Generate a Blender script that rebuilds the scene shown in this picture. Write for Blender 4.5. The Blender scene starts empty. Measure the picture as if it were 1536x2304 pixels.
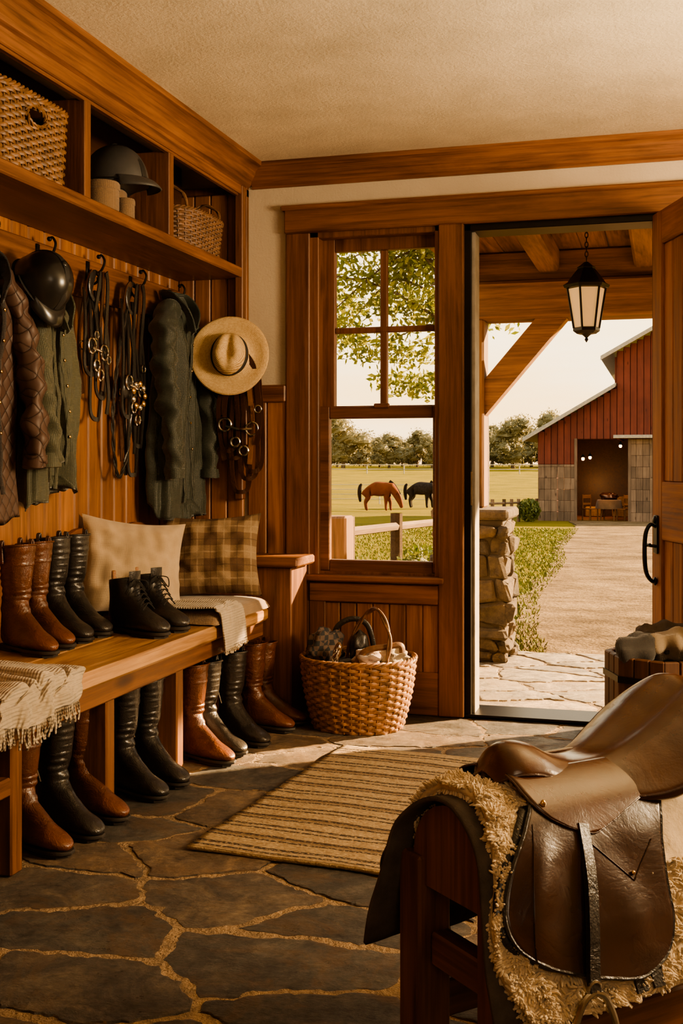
import bpy, math, random
from mathutils import Vector, Matrix, noise
random.seed(7)
S=bpy.context.scene
COL=S.collection
pi=math.pi
def lerp(a,b,t): return a+(b-a)*t
def clamp(x,a=0.,b=1.): return max(a,min(b,x))
def interp(tab,x):
    if x<=tab[0][0]: return tab[0][1]
    for (a,va),(b,vb) in zip(tab,tab[1:]):
        if x<=b: return va+(vb-va)*(x-a)/(b-a)
    return tab[-1][1]
def sinterp(tab,x):
    if x<=tab[0][0]: return tab[0][1]
    n=len(tab)
    for i in range(n-1):
        if x<=tab[i+1][0]:
            p0=tab[max(0,i-1)][1];p1=tab[i][1];p2=tab[i+1][1];p3=tab[min(n-1,i+2)][1]
            t=(x-tab[i][0])/(tab[i+1][0]-tab[i][0])
            return .5*((2*p1)+(-p0+p2)*t+(2*p0-5*p1+4*p2-p3)*t*t+(-p0+3*p1-3*p2+p3)*t**3)
    return tab[-1][1]
def cr(pts,n=8,closed=False):
    P=[Vector(p) for p in pts];out=[];m=len(P)
    rng=range(m) if closed else range(m-1)
    for i in rng:
        if closed: p0,p1,p2,p3=P[(i-1)%m],P[i],P[(i+1)%m],P[(i+2)%m]
        else: p0,p1,p2,p3=P[max(0,i-1)],P[i],P[i+1],P[min(m-1,i+2)]
        for k in range(n):
            t=k/n
            out.append(.5*((2*p1)+(-p0+p2)*t+(2*p0-5*p1+4*p2-p3)*t*t+(-p0+3*p1-3*p2+p3)*t**3))
    if not closed: out.append(P[-1])
    return out
class MB:
    def __init__(s): s.v=[];s.f=[];s.mi=[];s.cur=0
    def add(s,vs,fs,M=None):
        o=len(s.v)
        for v in vs:
            v=Vector(v)
            s.v.append(M@v if M else v)
        for f in fs: s.f.append([i+o for i in f]);s.mi.append(s.cur)
        return s
    def box(s,a,b,bev=.004,M=None):
        a=list(a);b=list(b)
        for k in range(3):
            if a[k]>b[k]: a[k],b[k]=b[k],a[k]
        bev=min(bev,*[(b[k]-a[k])*.45 for k in range(3)])
        vs=[]
        def idx(c,ax): return c*3+ax
        for c in range(8):
            sg=[(c>>k)&1 for k in range(3)]
            for ax in range(3):
                vs.append([ (b[k]-(0 if k==ax else bev)) if sg[k] else (a[k]+(0 if k==ax else bev)) for k in range(3)])
        fs=[]
        cen=Vector([(a[k]+b[k])/2 for k in range(3)])
        def face(l):
            p=[Vector(vs[i]) for i in l]
            n=(p[1]-p[0]).cross(p[2]-p[0]);m=sum(p,Vector())/len(p)-cen
            fs.append(l if n.dot(m)>0 else l[::-1])
        for ax in range(3):
            o=[k for k in range(3) if k!=ax]
            for sg in (0,1):
                cs=[(sg<<ax)|(i<<o[0])|(j<<o[1]) for i,j in ((0,0),(1,0),(1,1),(0,1))]
                face([idx(c,ax) for c in cs])
            for i in (0,1):
                for j in (0,1):
                    c0=(i<<o[0])|(j<<o[1]);c1=c0|(1<<ax)
                    face([idx(c0,o[0]),idx(c1,o[0]),idx(c1,o[1]),idx(c0,o[1])])
        for c in range(8): face([idx(c,0),idx(c,1),idx(c,2)])
        return s.add(vs,fs,M)
    def rings(s,rs,closed=False,cap=(True,True),M=None,flip=False):
        n=len(rs[0]);vs=[p for r in rs for p in r];fs=[]
        m=len(rs)
        for i in range(m if closed else m-1):
            j=(i+1)%m
            for k in range(n):
                l=(k+1)%n
                fs.append([i*n+k,i*n+l,j*n+l,j*n+k])
        if not closed:
            if cap[0]: fs.append(list(range(n))[::-1])
            if cap[1]: fs.append([(m-1)*n+k for k in range(n)])
        if flip: fs=[f[::-1] for f in fs]
        return s.add(vs,fs,M)
    def tube(s,pts,w,h=None,n=8,closed=False,N=None,M=None,sq=False):
        pts=[Vector(p) for p in pts];m=len(pts)
        if h is None: h=w
        wf=w if callable(w) else (lambda t:w)
        hf=h if callable(h) else (lambda t:h)
        rs=[];prev=None
        for i,p in enumerate(pts):
            if closed: T=pts[(i+1)%m]-pts[(i-1)%m]
            else: T=pts[min(m-1,i+1)]-pts[max(0,i-1)]
            if T.length<1e-9: T=Vector((0,0,1))
            T.normalize()
            if N is not None:
                nn=Vector(N);nn=nn-T*nn.dot(T)
                if nn.length<1e-4: nn=prev if prev is not None else T.orthogonal()
                nn.normalize()
            else:
                if prev is None: nn=T.orthogonal().normalized()
                else:
                    nn=prev-T*prev.dot(T)
                    nn=nn.normalized() if nn.length>1e-6 else T.orthogonal().normalized()
            prev=nn;B=T.cross(nn)
            t=i/max(1,m-1)
            if sq: r=[p+B*wf(t)*a+nn*hf(t)*b for a,b in ((-1,-1),(1,-1),(1,1),(-1,1))]
            else: r=[p+B*wf(t)*math.cos(2*pi*k/n)+nn*hf(t)*math.sin(2*pi*k/n) for k in range(n)]
            rs.append(r)
        return s.rings(rs,closed=closed,M=M)
    def lathe(s,prof,n=32,M=None,cap=(True,True)):
        rs=[[Vector((r*math.cos(2*pi*k/n),r*math.sin(2*pi*k/n),z)) for k in range(n)] for r,z in prof]
        return s.rings(rs,M=M,cap=cap)
    def grid(s,fn,nu,nv,M=None):
        vs=[fn(i/nu,j/nv) for i in range(nu+1) for j in range(nv+1)];fs=[]
        for i in range(nu):
            for j in range(nv):
                a=i*(nv+1)+j;fs.append([a,a+nv+1,a+nv+2,a+1])
        return s.add(vs,fs,M)
    def extr(s,poly,dirv,M=None):
        n=len(poly);d=Vector(dirv)
        vs=[Vector(p) for p in poly]+[Vector(p)+d for p in poly]
        fs=[[k,(k+1)%n,n+(k+1)%n,n+k] for k in range(n)]+[list(range(n))[::-1],list(range(n,2*n))]
        return s.add(vs,fs,M)
    def blob(s,c,r,amp=.1,freq=2.,nu=20,nv=14,seed=0,M=None):
        c=Vector(c);rs=[]
        for j in range(1,nv):
            ph=pi*j/nv-pi/2;ring=[]
            for i in range(nu):
                th=2*pi*i/nu
                d=Vector((math.cos(ph)*math.cos(th),math.cos(ph)*math.sin(th),math.sin(ph)))
                k=1+amp*noise.noise(d*freq+Vector((seed*3.1,seed*1.7,seed)))*2
                ring.append(c+Vector((d.x*r[0],d.y*r[1],d.z*r[2]))*k)
            rs.append(ring)
        return s.rings(rs,M=M)
    def torus(s,c,R,r,M=None,n=20,m=6,ax=2):
        pts=[]
        for k in range(n):
            a=2*pi*k/n;q=[0,0,0];o=[i for i in range(3) if i!=ax]
            q[o[0]]=R*math.cos(a);q[o[1]]=R*math.sin(a);pts.append(Vector(c)+Vector(q))
        return s.tube(pts,r,n=m,closed=True,M=M)
    def disp(s,amp,freq,seed=0,start=0):
        for i in range(start,len(s.v)):
            p=s.v[i];s.v[i]=p+noise.noise_vector(p*freq+Vector((seed,seed*2.3,seed*.7)))*amp
        return s
    def build(s,name,mats,parent=None,loc=(0,0,0),rot=(0,0,0),label=None,cat=None,kind=None,group=None,smooth=40,solid=0,sub=0,off=0,fixn=False):
        me=bpy.data.meshes.new(name)
        me.from_pydata([tuple(v) for v in s.v],[],s.f)
        if not isinstance(mats,(list,tuple)): mats=[mats]
        for m in mats: me.materials.append(m)
        me.polygons.foreach_set('material_index',s.mi)
        if fixn:
            import bmesh
            bm=bmesh.new();bm.from_mesh(me);bmesh.ops.recalc_face_normals(bm,faces=bm.faces);bm.to_mesh(me);bm.free()
        if smooth:
            me.polygons.foreach_set('use_smooth',[True]*len(me.polygons))
            me.update()
            if smooth<180: me.set_sharp_from_angle(angle=math.radians(smooth))
        me.update()
        o=bpy.data.objects.new(name,me);COL.objects.link(o)
        o.location=loc;o.rotation_euler=rot
        if parent: o.parent=parent
        if label: o['label']=label
        if cat: o['category']=cat
        if kind: o['kind']=kind
        if group: o['group']=group
        if solid:
            md=o.modifiers.new('solid','SOLIDIFY');md.thickness=solid;md.offset=off
        if sub:
            md=o.modifiers.new('sub','SUBSURF');md.levels=sub;md.render_levels=sub
        return o
def thing(name,label=None,cat=None,loc=(0,0,0),rot=(0,0,0),kind=None,group=None,scale=None):
    o=bpy.data.objects.new(name,None);COL.objects.link(o);o.empty_display_size=.05
    o.location=loc;o.rotation_euler=rot
    if label:o['label']=label
    if cat:o['category']=cat
    if kind:o['kind']=kind
    if group:o['group']=group
    if scale:o.scale=scale
    return o
def dup(t,loc,rot=None,label=None,scale=None):
    n=t.copy();COL.objects.link(n);n.location=loc
    if rot is not None:n.rotation_euler=rot
    if label:n['label']=label
    if scale:n.scale=scale
    for ch in t.children:
        c=ch.copy();c.parent=n;COL.objects.link(c)
        for g in ch.children:
            h=g.copy();h.parent=c;COL.objects.link(h)
    return n
# ---------------- materials
def mk(name):
    m=bpy.data.materials.new(name);m.use_nodes=True
    return m,m.node_tree,m.node_tree.nodes['Principled BSDF']
def nd(nt,t,ins=None,**kw):
    n=nt.nodes.new('ShaderNode'+t)
    for k,v in kw.items(): setattr(n,k,v)
    if ins:
        for k,v in ins.items():
            if isinstance(v,bpy.types.NodeSocket): nt.links.new(v,n.inputs[k])
            else: n.inputs[k].default_value=v
    return n
def c4(c): return (c[0],c[1],c[2],1)
def ramp(nt,fac,stops,interp_='LINEAR'):
    r=nd(nt,'ValToRGB',{0:fac});cr_=r.color_ramp;cr_.interpolation=interp_
    while len(cr_.elements)<len(stops): cr_.elements.new(.5)
    for e,(p,c) in zip(cr_.elements,stops): e.position=p;e.color=c4(c) if len(c)==3 else c
    return r.outputs[0]
def coords(nt,scale,kind='Object',rnd=False):
    tc=nd(nt,'TexCoord').outputs[kind]
    if rnd:
        g=nd(nt,'NewGeometry').outputs['Random Per Island']
        mul=nd(nt,'Math',{0:g,1:9.7},operation='MULTIPLY').outputs[0]
        tc=nd(nt,'VectorMath',{0:tc,1:mul},operation='ADD').outputs[0]
    return nd(nt,'Mapping',{'Vector':tc,'Scale':scale}).outputs[0]
def noisen(nt,vec,scale=1,detail=4,rough=.55,dist=0): 
    return nd(nt,'TexNoise',{'Vector':vec,'Scale':scale,'Detail':detail,'Roughness':rough,'Distortion':dist}).outputs[0]
def mixc(nt,f,a,b,mode='MIX'):
    n=nt.nodes.new('ShaderNodeMix');n.data_type='RGBA';n.blend_type=mode
    for i,v in ((0,f),(6,a),(7,b)):
        if isinstance(v,bpy.types.NodeSocket): nt.links.new(v,n.inputs[i])
        else: n.inputs[i].default_value=(c4(v) if isinstance(v,(tuple,list)) else v)
    return n.outputs[2]
def mth(nt,op,a,b=0.,c=None):
    d={0:a,1:b}
    if c is not None:d[2]=c
    return nd(nt,'Math',d,operation=op).outputs[0]
def bumpn(nt,b,h,strength=.3,dist=.01):
    n=nd(nt,'Bump',{'Height':h,'Strength':strength,'Distance':dist});nt.links.new(n.outputs[0],b.inputs['Normal'])
def wood(name,c1,c2,axis=2,rough=.42,island=.25,bump=.25,fr=1.):
    m,nt,b=mk(name)
    sc=[9*fr]*3;sc[axis]=.8*fr
    v=coords(nt,sc,rnd=True);n1=noisen(nt,v,1,6,.65,1.4)
    sc2=[80*fr]*3;sc2[axis]=2.5*fr
    v2=coords(nt,sc2,rnd=True);n2=noisen(nt,v2,1,4,.65)
    f=mth(nt,'ADD',mth(nt,'MULTIPLY',n1,.55),mth(nt,'MULTIPLY',n2,.45))
    mid=[(a+b_)/2 for a,b_ in zip(c1,c2)]
    col=ramp(nt,f,[(.36,c2),(.48,mid),(.60,c1)])
    vk=coords(nt,[4.2 if i!=axis else 1.7 for i in range(3)],rnd=True)
    vo=nd(nt,'TexVoronoi',{'Vector':vk,'Scale':1.}).outputs['Distance']
    kn=ramp(nt,vo,[(.0,(.16,.12,.1)),(.07,(.4,.34,.3)),(.15,(1,1,1))])
    col=mixc(nt,.85,col,kn,'MULTIPLY')
    big=ramp(nt,noisen(nt,coords(nt,(1.7,1.7,1.7)),1,3),[(.3,(.72,.70,.68)),(.7,(1.1,1.08,1.05))])
    col=mixc(nt,.8,col,big,'MULTIPLY')
    g=nd(nt,'NewGeometry').outputs['Random Per Island']
    val=nd(nt,'MapRange',{0:g,3:1-island,4:1+island*.7}).outputs[0]
    hs=nd(nt,'HueSaturation',{'Color':col,'Value':val}).outputs[0]
    nt.links.new(hs,b.inputs['Base Color'])
    r=nd(nt,'MapRange',{0:n2,3:rough-.08,4:rough+.15}).outputs[0];nt.links.new(r,b.inputs['Roughness'])
    bumpn(nt,b,f,bump,.006)
    return m
def simple(name,c,rough=.5,metal=0,var=.25,ns=12,bump=.0,bs=60,coat=0,c2=None,bdist=.003,sheen=0,kind='Object'):
    m,nt,b=mk(name)
    v=coords(nt,(1,1,1),kind)
    n=noisen(nt,v,ns,5,.6)
    lo=c2 if c2 else tuple(x*(1-var) for x in c);hi=tuple(min(1,x*(1+var*.7)) for x in c)
    nt.links.new(ramp(nt,n,[(.32,lo),(.68,hi)]),b.inputs['Base Color'])
    b.inputs['Roughness'].default_value=rough;b.inputs['Metallic'].default_value=metal
    if coat: b.inputs['Coat Weight'].default_value=coat;b.inputs['Coat Roughness'].default_value=.15
    if sheen: b.inputs['Sheen Weight'].default_value=sheen
    if bump: bumpn(nt,b,noisen(nt,v,bs,3,.6),bump,bdist)
    return m
def leather(name,c,rough=.33,var=.35,coat=.25,bmp=.5,rv=.16):
    m,nt,b=mk(name);v=coords(nt,(1,1,1))
    n=noisen(nt,v,8,5,.6,.5)
    nt.links.new(ramp(nt,n,[(.3,tuple(x*(1-var) for x in c)),(.55,c),(.75,tuple(min(1,x*(1+var)) for x in c))]),b.inputs['Base Color'])
    rr=nd(nt,'MapRange',{0:noisen(nt,v,9,3),3:rough-rv*.5,4:rough+rv}).outputs[0];nt.links.new(rr,b.inputs['Roughness'])
    b.inputs['Coat Weight'].default_value=coat;b.inputs['Coat Roughness'].default_value=.25
    vo=nd(nt,'TexVoronoi',{'Vector':v,'Scale':260.}).outputs['Distance']
    cre=mth(nt,'ABSOLUTE',mth(nt,'SUBTRACT',noisen(nt,v,11,5,.6,1.6),.5))
    cre=mth(nt,'MINIMUM',mth(nt,'MULTIPLY',cre,9.),1.)
    h=mth(nt,'ADD',mth(nt,'MULTIPLY',vo,.12),mth(nt,'ADD',noisen(nt,v,12,4,.55,.8),mth(nt,'MULTIPLY',cre,.25)))
    bumpn(nt,b,h,bmp,.006)
    return m
def fabric(name,c,ws=420,rough=.9,var=.2,bump=.3,sheen=.3):
    m,nt,b=mk(name);v=coords(nt,(1,1,1))
    n=noisen(nt,v,5,5,.6)
    nt.links.new(ramp(nt,n,[(.3,tuple(x*(1-var) for x in c)),(.7,tuple(min(1,x*(1+var)) for x in c))]),b.inputs['Base Color'])
    b.inputs['Roughness'].default_value=rough;b.inputs['Sheen Weight'].default_value=sheen
    w1=nd(nt,'TexWave',{'Vector':v,'Scale':ws/6.3,'Distortion':1.},bands_direction='X').outputs[1]
    w2=nd(nt,'TexWave',{'Vector':v,'Scale':ws/6.3,'Distortion':1.},bands_direction='Z').outputs[1]
    h=mth(nt,'ADD',mth(nt,'ADD',w1,w2),mth(nt,'MULTIPLY',noisen(nt,v,30,4),1.5))
    bumpn(nt,b,h,bump,.003)
    return m
M={}
W1=(.265,.108,.038);W2=(.080,.028,.0095)
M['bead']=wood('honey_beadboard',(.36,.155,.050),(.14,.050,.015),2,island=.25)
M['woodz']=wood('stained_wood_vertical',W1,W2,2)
M['woody']=wood('stained_wood_depth',W1,W2,1)
M['woodx']=wood('stained_wood_across',W1,W2,0)
M['doorw']=wood('honey_door_wood',(.44,.17,.050),(.16,.055,.016),2,rough=.7)
M['doorx']=wood('honey_door_wood_across',(.44,.17,.050),(.16,.055,.016),0,rough=.7)
M['tubw']=wood('dark_tub_staves',(.13,.055,.024),(.04,.016,.008),2,rough=.55)
M['benchtop']=wood('worn_bench_top',(.55,.32,.15),(.18,.08,.03),1,rough=.30,bump=.6)
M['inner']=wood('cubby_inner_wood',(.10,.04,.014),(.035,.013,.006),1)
M['timber']=wood('rough_timber',(.30,.145,.058),(.09,.04,.016),0,rough=.7,bump=.5)
M['timbery']=wood('rough_timber_depth',(.30,.145,.058),(.09,.04,.016),1,rough=.7,bump=.5)
M['timberz']=wood('rough_timber_post',(.30,.145,.058),(.09,.04,.016),2,rough=.7,bump=.5)
M['fence']=wood('weathered_fence',(.20,.125,.07),(.09,.05,.026),1,rough=.8)
M['blackl']=leather('black_leather',(.022,.019,.017),.30)
M['brownl']=leather('brown_leather',(.100,.033,.012),.32,.6,bmp=.7)
M['darkbrownl']=leather('dark_brown_leather',(.055,.021,.010),.28)
M['tanl']=leather('tan_leather',(.26,.12,.05),.4)
M['saddle']=leather('saddle_leather',(.034,.011,.0045),.25,.45,.45,.16,.10)
M['seat']=leather('saddle_seat_leather',(.066,.023,.009),.22,.4,.5,.12,.10)
M['sole']=simple('boot_sole',(.025,.018,.013),.6,bump=.2)
M['iron']=simple('black_iron',(.018,.015,.013),.4,.7,bump=.1)
M['steel']=simple('polished_steel',(.62,.58,.5),.2,1)
M['brass']=simple('brass',(.65,.42,.15),.25,1)
M['green']=fabric('olive_wax_cotton',(.05,.051,.025),rough=.6)
M['dgreen']=fabric('dark_green_wax_cotton',(.024,.029,.019),rough=.5)
M['lining']=fabric('jacket_lining',(.02,.014,.012))
M['beige']=fabric('beige_linen',(.43,.32,.205),ws=600)
M['throw']=fabric('cream_wool',(.43,.35,.25),ws=200,bump=1.)
M['cushion']=fabric('beige_pad_fabric',(.25,.165,.095),ws=300,var=.35)
M['felt']=simple('grey_felt',(.085,.070,.058),.95,var=.3,ns=20,bump=.5,bs=250)
M['fleece']=simple('cream_fleece',(.66,.52,.34),.9,var=.2,ns=30,bump=.6,bs=120,sheen=.4)
M['wicker']=simple('willow_wicker',(.27,.13,.052),.5,var=.6,ns=35,bump=.3,bs=150)
M['wickerd']=simple('dark_willow_wicker',(.16,.08,.04),.55,var=.5,ns=35,bump=.3,bs=150)
M['wickerl']=simple('golden_wicker',(.17,.08,.028),.5,var=.6,ns=35,bump=.3,bs=150)
M['canvas']=fabric('tan_canvas',(.17,.105,.055))
M['helmet']=simple('black_helmet_shell',(.014,.013,.012),.3,coat=.2)
M['velvet']=simple('grey_helmet_shell',(.05,.048,.047),.5,bump=.2,bs=300)
M['ribbon']=simple('black_ribbon',(.012,.010,.008),.7)
M['darkcloth']=fabric('dark_cloth',(.03,.027,.025))
M['palecloth']=fabric('pale_cloth',(.30,.24,.17))
M['mauve']=fabric('dusty_pink_cloth',(.30,.21,.16))
M['bark']=simple('tree_bark',(.10,.07,.045),.9,bump=.8,bs=15,bdist=.03)
def straw():
    m,nt,b=mk('woven_straw');v=coords(nt,(1,1,1))
    w=nd(nt,'TexWave',{'Vector':v,'Scale':55.,'Distortion':2.,'Detail':2.},wave_type='RINGS',rings_direction='Z').outputs[1]
    n=noisen(nt,v,120,3)
    f=mth(nt,'ADD',mth(nt,'MULTIPLY',w,.4),mth(nt,'MULTIPLY',n,.6))
    nt.links.new(ramp(nt,f,[(.3,(.36,.225,.10)),(.65,(.66,.48,.26))]),b.inputs['Base Color'])
    b.inputs['Roughness'].default_value=.7;bumpn(nt,b,f,.6,.003);return m
M['straw']=straw()
def quilt():
    m,nt,b=mk('quilted_brown_nylon');v=coords(nt,(1,1,1))
    sx=nd(nt,'SeparateXYZ',{0:v})
    a=mth(nt,'ADD',sx.outputs[1],mth(nt,'MULTIPLY',sx.outputs[2],.7));d=mth(nt,'SUBTRACT',sx.outputs[1],mth(nt,'MULTIPLY',sx.outputs[2],.7))
    def tri(x): return mth(nt,'ABSOLUTE',mth(nt,'SINE',mth(nt,'MULTIPLY',x,75.)))
    h=mth(nt,'POWER',mth(nt,'MULTIPLY',tri(a),tri(d)),.3)
    nt.links.new(ramp(nt,h,[(.15,(.025,.013,.009)),(.7,(.072,.038,.026))]),b.inputs['Base Color'])
    b.inputs['Roughness'].default_value=.55;bumpn(nt,b,h,.7,.006);return m
M['quilt']=quilt()
def plaid():
    m,nt,b=mk('brown_plaid_wool');v=coords(nt,(1,1,1));s=nd(nt,'SeparateXYZ',{0:v})
    def band(x,f,ph,th):
        fr=mth(nt,'FRACT',mth(nt,'ADD',mth(nt,'MULTIPLY',x,f),ph));return mth(nt,'LESS_THAN',fr,th)
    x=s.outputs[0];z=s.outputs[2]
    wide=mth(nt,'ADD',band(x,9.,.2,.5),band(z,9.,.1,.5))
    thin=mth(nt,'MAXIMUM',band(x,9.,.47,.05),band(z,9.,.37,.05))
    thin2=mth(nt,'MAXIMUM',band(x,9.,.97,.04),band(z,9.,.87,.04))
    col=ramp(nt,mth(nt,'MULTIPLY',wide,.5),[(0,(.28,.195,.115)),(.5,(.18,.115,.065)),(1,(.10,.055,.03))])
    col=mixc(nt,mth(nt,'MULTIPLY',thin,.5),col,(.36,.27,.17));col=mixc(nt,mth(nt,'MULTIPLY',thin2,.5),col,(.07,.04,.022))
    col=mixc(nt,.5,col,ramp(nt,noisen(nt,v,200,3),[(.3,(.6,.6,.6)),(.7,(1,1,1))]),'MULTIPLY')
    nt.links.new(col,b.inputs['Base Color']);b.inputs['Roughness'].default_value=.95
    bumpn(nt,b,noisen(nt,v,260,3),.5,.003);return m
M['plaid']=plaid()
def stripes_cloth():
    m,nt,b=mk('dark_checked_cloth');v=coords(nt,(1,1,1))
    ch=nd(nt,'TexChecker',{'Vector':v,'Scale':45.,'Color1':(.02,.025,.03,1),'Color2':(.2,.13,.09,1)}).outputs[0]
    nt.links.new(mixc(nt,noisen(nt,v,30,2),ch,(.03,.03,.035)),b.inputs['Base Color']);b.inputs['Roughness'].default_value=.85;return m
M['checked']=stripes_cloth()
def plaster(name,c,blotch,bs=90,st=.35):
    m,nt,b=mk(name);v=coords(nt,(1,1,1))
    n=noisen(nt,v,1.6,6,.65)
    nt.links.new(ramp(nt,n,[(.3,tuple(x*(1-blotch) for x in c)),(.65,c)]),b.inputs['Base Color'])
    b.inputs['Roughness'].default_value=.85
    h=mth(nt,'ADD',noisen(nt,v,bs,5,.65),mth(nt,'MULTIPLY',noisen(nt,v,9,3),.8));bumpn(nt,b,h,st,.008);return m
M['plaster']=plaster('wall_plaster',(.60,.50,.37),.15)
M['ceil']=plaster('ceiling_plaster',(.76,.64,.46),.32,70,.4)
def slate(name,stones,rust_c,rough=.40,k=1.):
    m,nt,b=mk(name);tc=nd(nt,'TexCoord').outputs['Object']
    g=nd(nt,'NewGeometry').outputs['Random Per Island']
    off=nd(nt,'VectorMath',{0:tc,1:mth(nt,'MULTIPLY',g,17.)},operation='ADD').outputs[0]
    n=len(stones);col=ramp(nt,g,[(i/n,c) for i,c in enumerate(stones)],'CONSTANT')
    mot=ramp(nt,noisen(nt,off,6,12,.78,.8),[(.34,(.34,.32,.31)),(.5,(.92,.90,.88)),(.66,(1.9,1.75,1.5))])
    col=mixc(nt,1.,col,mot,'MULTIPLY')
    fine=ramp(nt,noisen(nt,off,42,6,.75),[(.3,(.45,.45,.45)),(.7,(1.5,1.5,1.5))]);col=mixc(nt,.8,col,fine,'MULTIPLY')
    rust=ramp(nt,noisen(nt,off,2.6,9,.72,1.),[(.50,(0,0,0)),(.60,(1,1,1))])
    col=mixc(nt,mth(nt,'MULTIPLY',rust,.5),col,rust_c)
    nt.links.new(col,b.inputs['Base Color'])
    rr=nd(nt,'MapRange',{0:noisen(nt,off,14,6,.75),1:.3,2:.7,3:rough-.12,4:rough+.35}).outputs[0];nt.links.new(rr,b.inputs['Roughness'])
    st=nd(nt,'Mapping',{'Vector':off,'Scale':(1,1.6,1),'Rotation':(0,0,.3)}).outputs[0]
    tern=noisen(nt,st,3.4,10,.66,.6)
    terr=mth(nt,'SNAP',tern,.05)
    h=mth(nt,'ADD',mth(nt,'MULTIPLY',terr,5.),mth(nt,'ADD',mth(nt,'MULTIPLY',noisen(nt,st,8,12,.76,.4),2.6),mth(nt,'MULTIPLY',noisen(nt,st,45,6,.75),.8)))
    bumpn(nt,b,h,1.*k,.026)
    return m
M['floor']=slate('flagstone',[(.165,.140,.115),(.23,.17,.118),(.135,.122,.105),(.26,.190,.125),(.185,.148,.11),(.150,.136,.118),(.30,.220,.148),(.20,.165,.13)],(.27,.155,.075),.34)
M['grout']=simple('sandy_mortar',(.27,.19,.115),.95,var=.35,ns=25,bump=1.,bs=90,bdist=.012)
M['patio']=slate('patio_flagstone',[(.32,.275,.215),(.28,.25,.205),(.36,.295,.22),(.30,.26,.20)],(.34,.25,.16),.5,.6)
def rugm():
    m,nt,b=mk('striped_jute');v=coords(nt,(1,1,1));s=nd(nt,'SeparateXYZ',{0:v})
    wob=mth(nt,'MULTIPLY',mth(nt,'SUBTRACT',noisen(nt,v,9,3),.5),.014)
    y=mth(nt,'ADD',s.outputs[1],wob)
    def band(f,ph,th):
        return mth(nt,'LESS_THAN',mth(nt,'FRACT',mth(nt,'ADD',mth(nt,'MULTIPLY',y,f),ph)),th)
    dash=mth(nt,'GREATER_THAN',noisen(nt,coords(nt,(90,200,1)),1,2),.44)
    d1=mth(nt,'MULTIPLY',mth(nt,'MAXIMUM',band(10.5,.1,.17),band(10.5,.4,.13)),dash)
    d2=band(5.25,.62,.16)
    base=ramp(nt,noisen(nt,v,60,4,.7),[(.3,(.31,.21,.115)),(.7,(.54,.41,.25))])
    col=mixc(nt,mth(nt,'MULTIPLY',d2,.6),base,(.17,.10,.05));col=mixc(nt,mth(nt,'MULTIPLY',d1,.93),col,(.035,.022,.014))
    nt.links.new(col,b.inputs['Base Color']);b.inputs['Roughness'].default_value=.95
    w=nd(nt,'TexWave',{'Vector':v,'Scale':26.,'Distortion':1.5,'Detail':1.},bands_direction='Y').outputs[1]
    bumpn(nt,b,mth(nt,'ADD',w,noisen(nt,v,140,3)),.8,.006);return m
M['rug']=rugm()
def grassm(name,a,bb,s=.8):
    m,nt,b=mk(name);v=coords(nt,(1,1,1))
    n=mth(nt,'ADD',mth(nt,'MULTIPLY',noisen(nt,v,s,6,.6),.6),mth(nt,'MULTIPLY',noisen(nt,v,25,4,.7),.4))
    nt.links.new(ramp(nt,n,[(.35,a),(.65,bb)]),b.inputs['Base Color']);b.inputs['Roughness'].default_value=1.
    b.inputs['Specular IOR Level'].default_value=.1
    bumpn(nt,b,noisen(nt,v,30,5,.7),1.,.06);return m
M['lawn']=grassm('lawn_grass',(.095,.088,.006),(.235,.175,.012),.35)
M['blade']=simple('grass_blade',(.13,.135,.012),.9,var=.5,ns=3)
def gravel():
    m,nt,b=mk('gravel');v=coords(nt,(1,1,1))
    vo=nd(nt,'TexVoronoi',{'Vector':v,'Scale':42.})
    n=noisen(nt,v,1.3,9,.75)
    col=ramp(nt,n,[(.38,(.15,.10,.05)),(.5,(.29,.20,.105)),(.62,(.42,.30,.165))])
    g=nd(nt,'SeparateColor',{0:vo.outputs['Color']}).outputs[0]
    col=mixc(nt,.6,col,ramp(nt,g,[(0,(.5,.48,.45)),(1,(1.3,1.25,1.2))]),'MULTIPLY')
    nt.links.new(col,b.inputs['Base Color']);b.inputs['Roughness'].default_value=.95;b.inputs['Specular IOR Level'].default_value=.15
    bumpn(nt,b,mth(nt,'ADD',mth(nt,'MULTIPLY',vo.outputs['Distance'],.7),mth(nt,'MULTIPLY',noisen(nt,v,4,7,.75),6.)),1.,.06);return m
M['gravel']=gravel()
def leafm(name,a,bb,tr=.35):
    m,nt,b=mk(name)
    g=nd(nt,'NewGeometry').outputs['Random Per Island']
    col=ramp(nt,g,[(0,a),(1,bb)]);nt.links.new(col,b.inputs['Base Color']);b.inputs['Roughness'].default_value=.6
    t=nd(nt,'BsdfTranslucent',{0:col});mx=nd(nt,'MixShader',{0:tr,1:b.outputs[0],2:t.outputs[0]})
    nt.links.new(mx.outputs[0],nt.nodes['Material Output'].inputs[0]);return m
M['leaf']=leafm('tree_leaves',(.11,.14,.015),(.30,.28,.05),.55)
M['farleaf']=leafm('haze_tinted_foliage',(.15,.135,.06),(.23,.20,.09),.3)  # distance haze mimicked by lightening the leaf colours
M['shrub']=leafm('shrub_leaves',(.06,.09,.012),(.20,.20,.04))
M['flower']=leafm('pale_blossom',(.40,.36,.24),(.55,.5,.36))
M['red']=wood('red_barn_siding',(.150,.038,.024),(.095,.023,.016),2,rough=.9,island=.15,fr=.5)
M['weather']=wood('weathered_barn_wood',(.21,.145,.10),(.10,.068,.048),2,rough=.9,island=.35,fr=.5)
M['roof']=simple('barn_metal_roof',(.30,.28,.24),.5,var=.2)
M['whitetrim']=simple('pale_trim_paint',(.33,.29,.24),.6)
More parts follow.
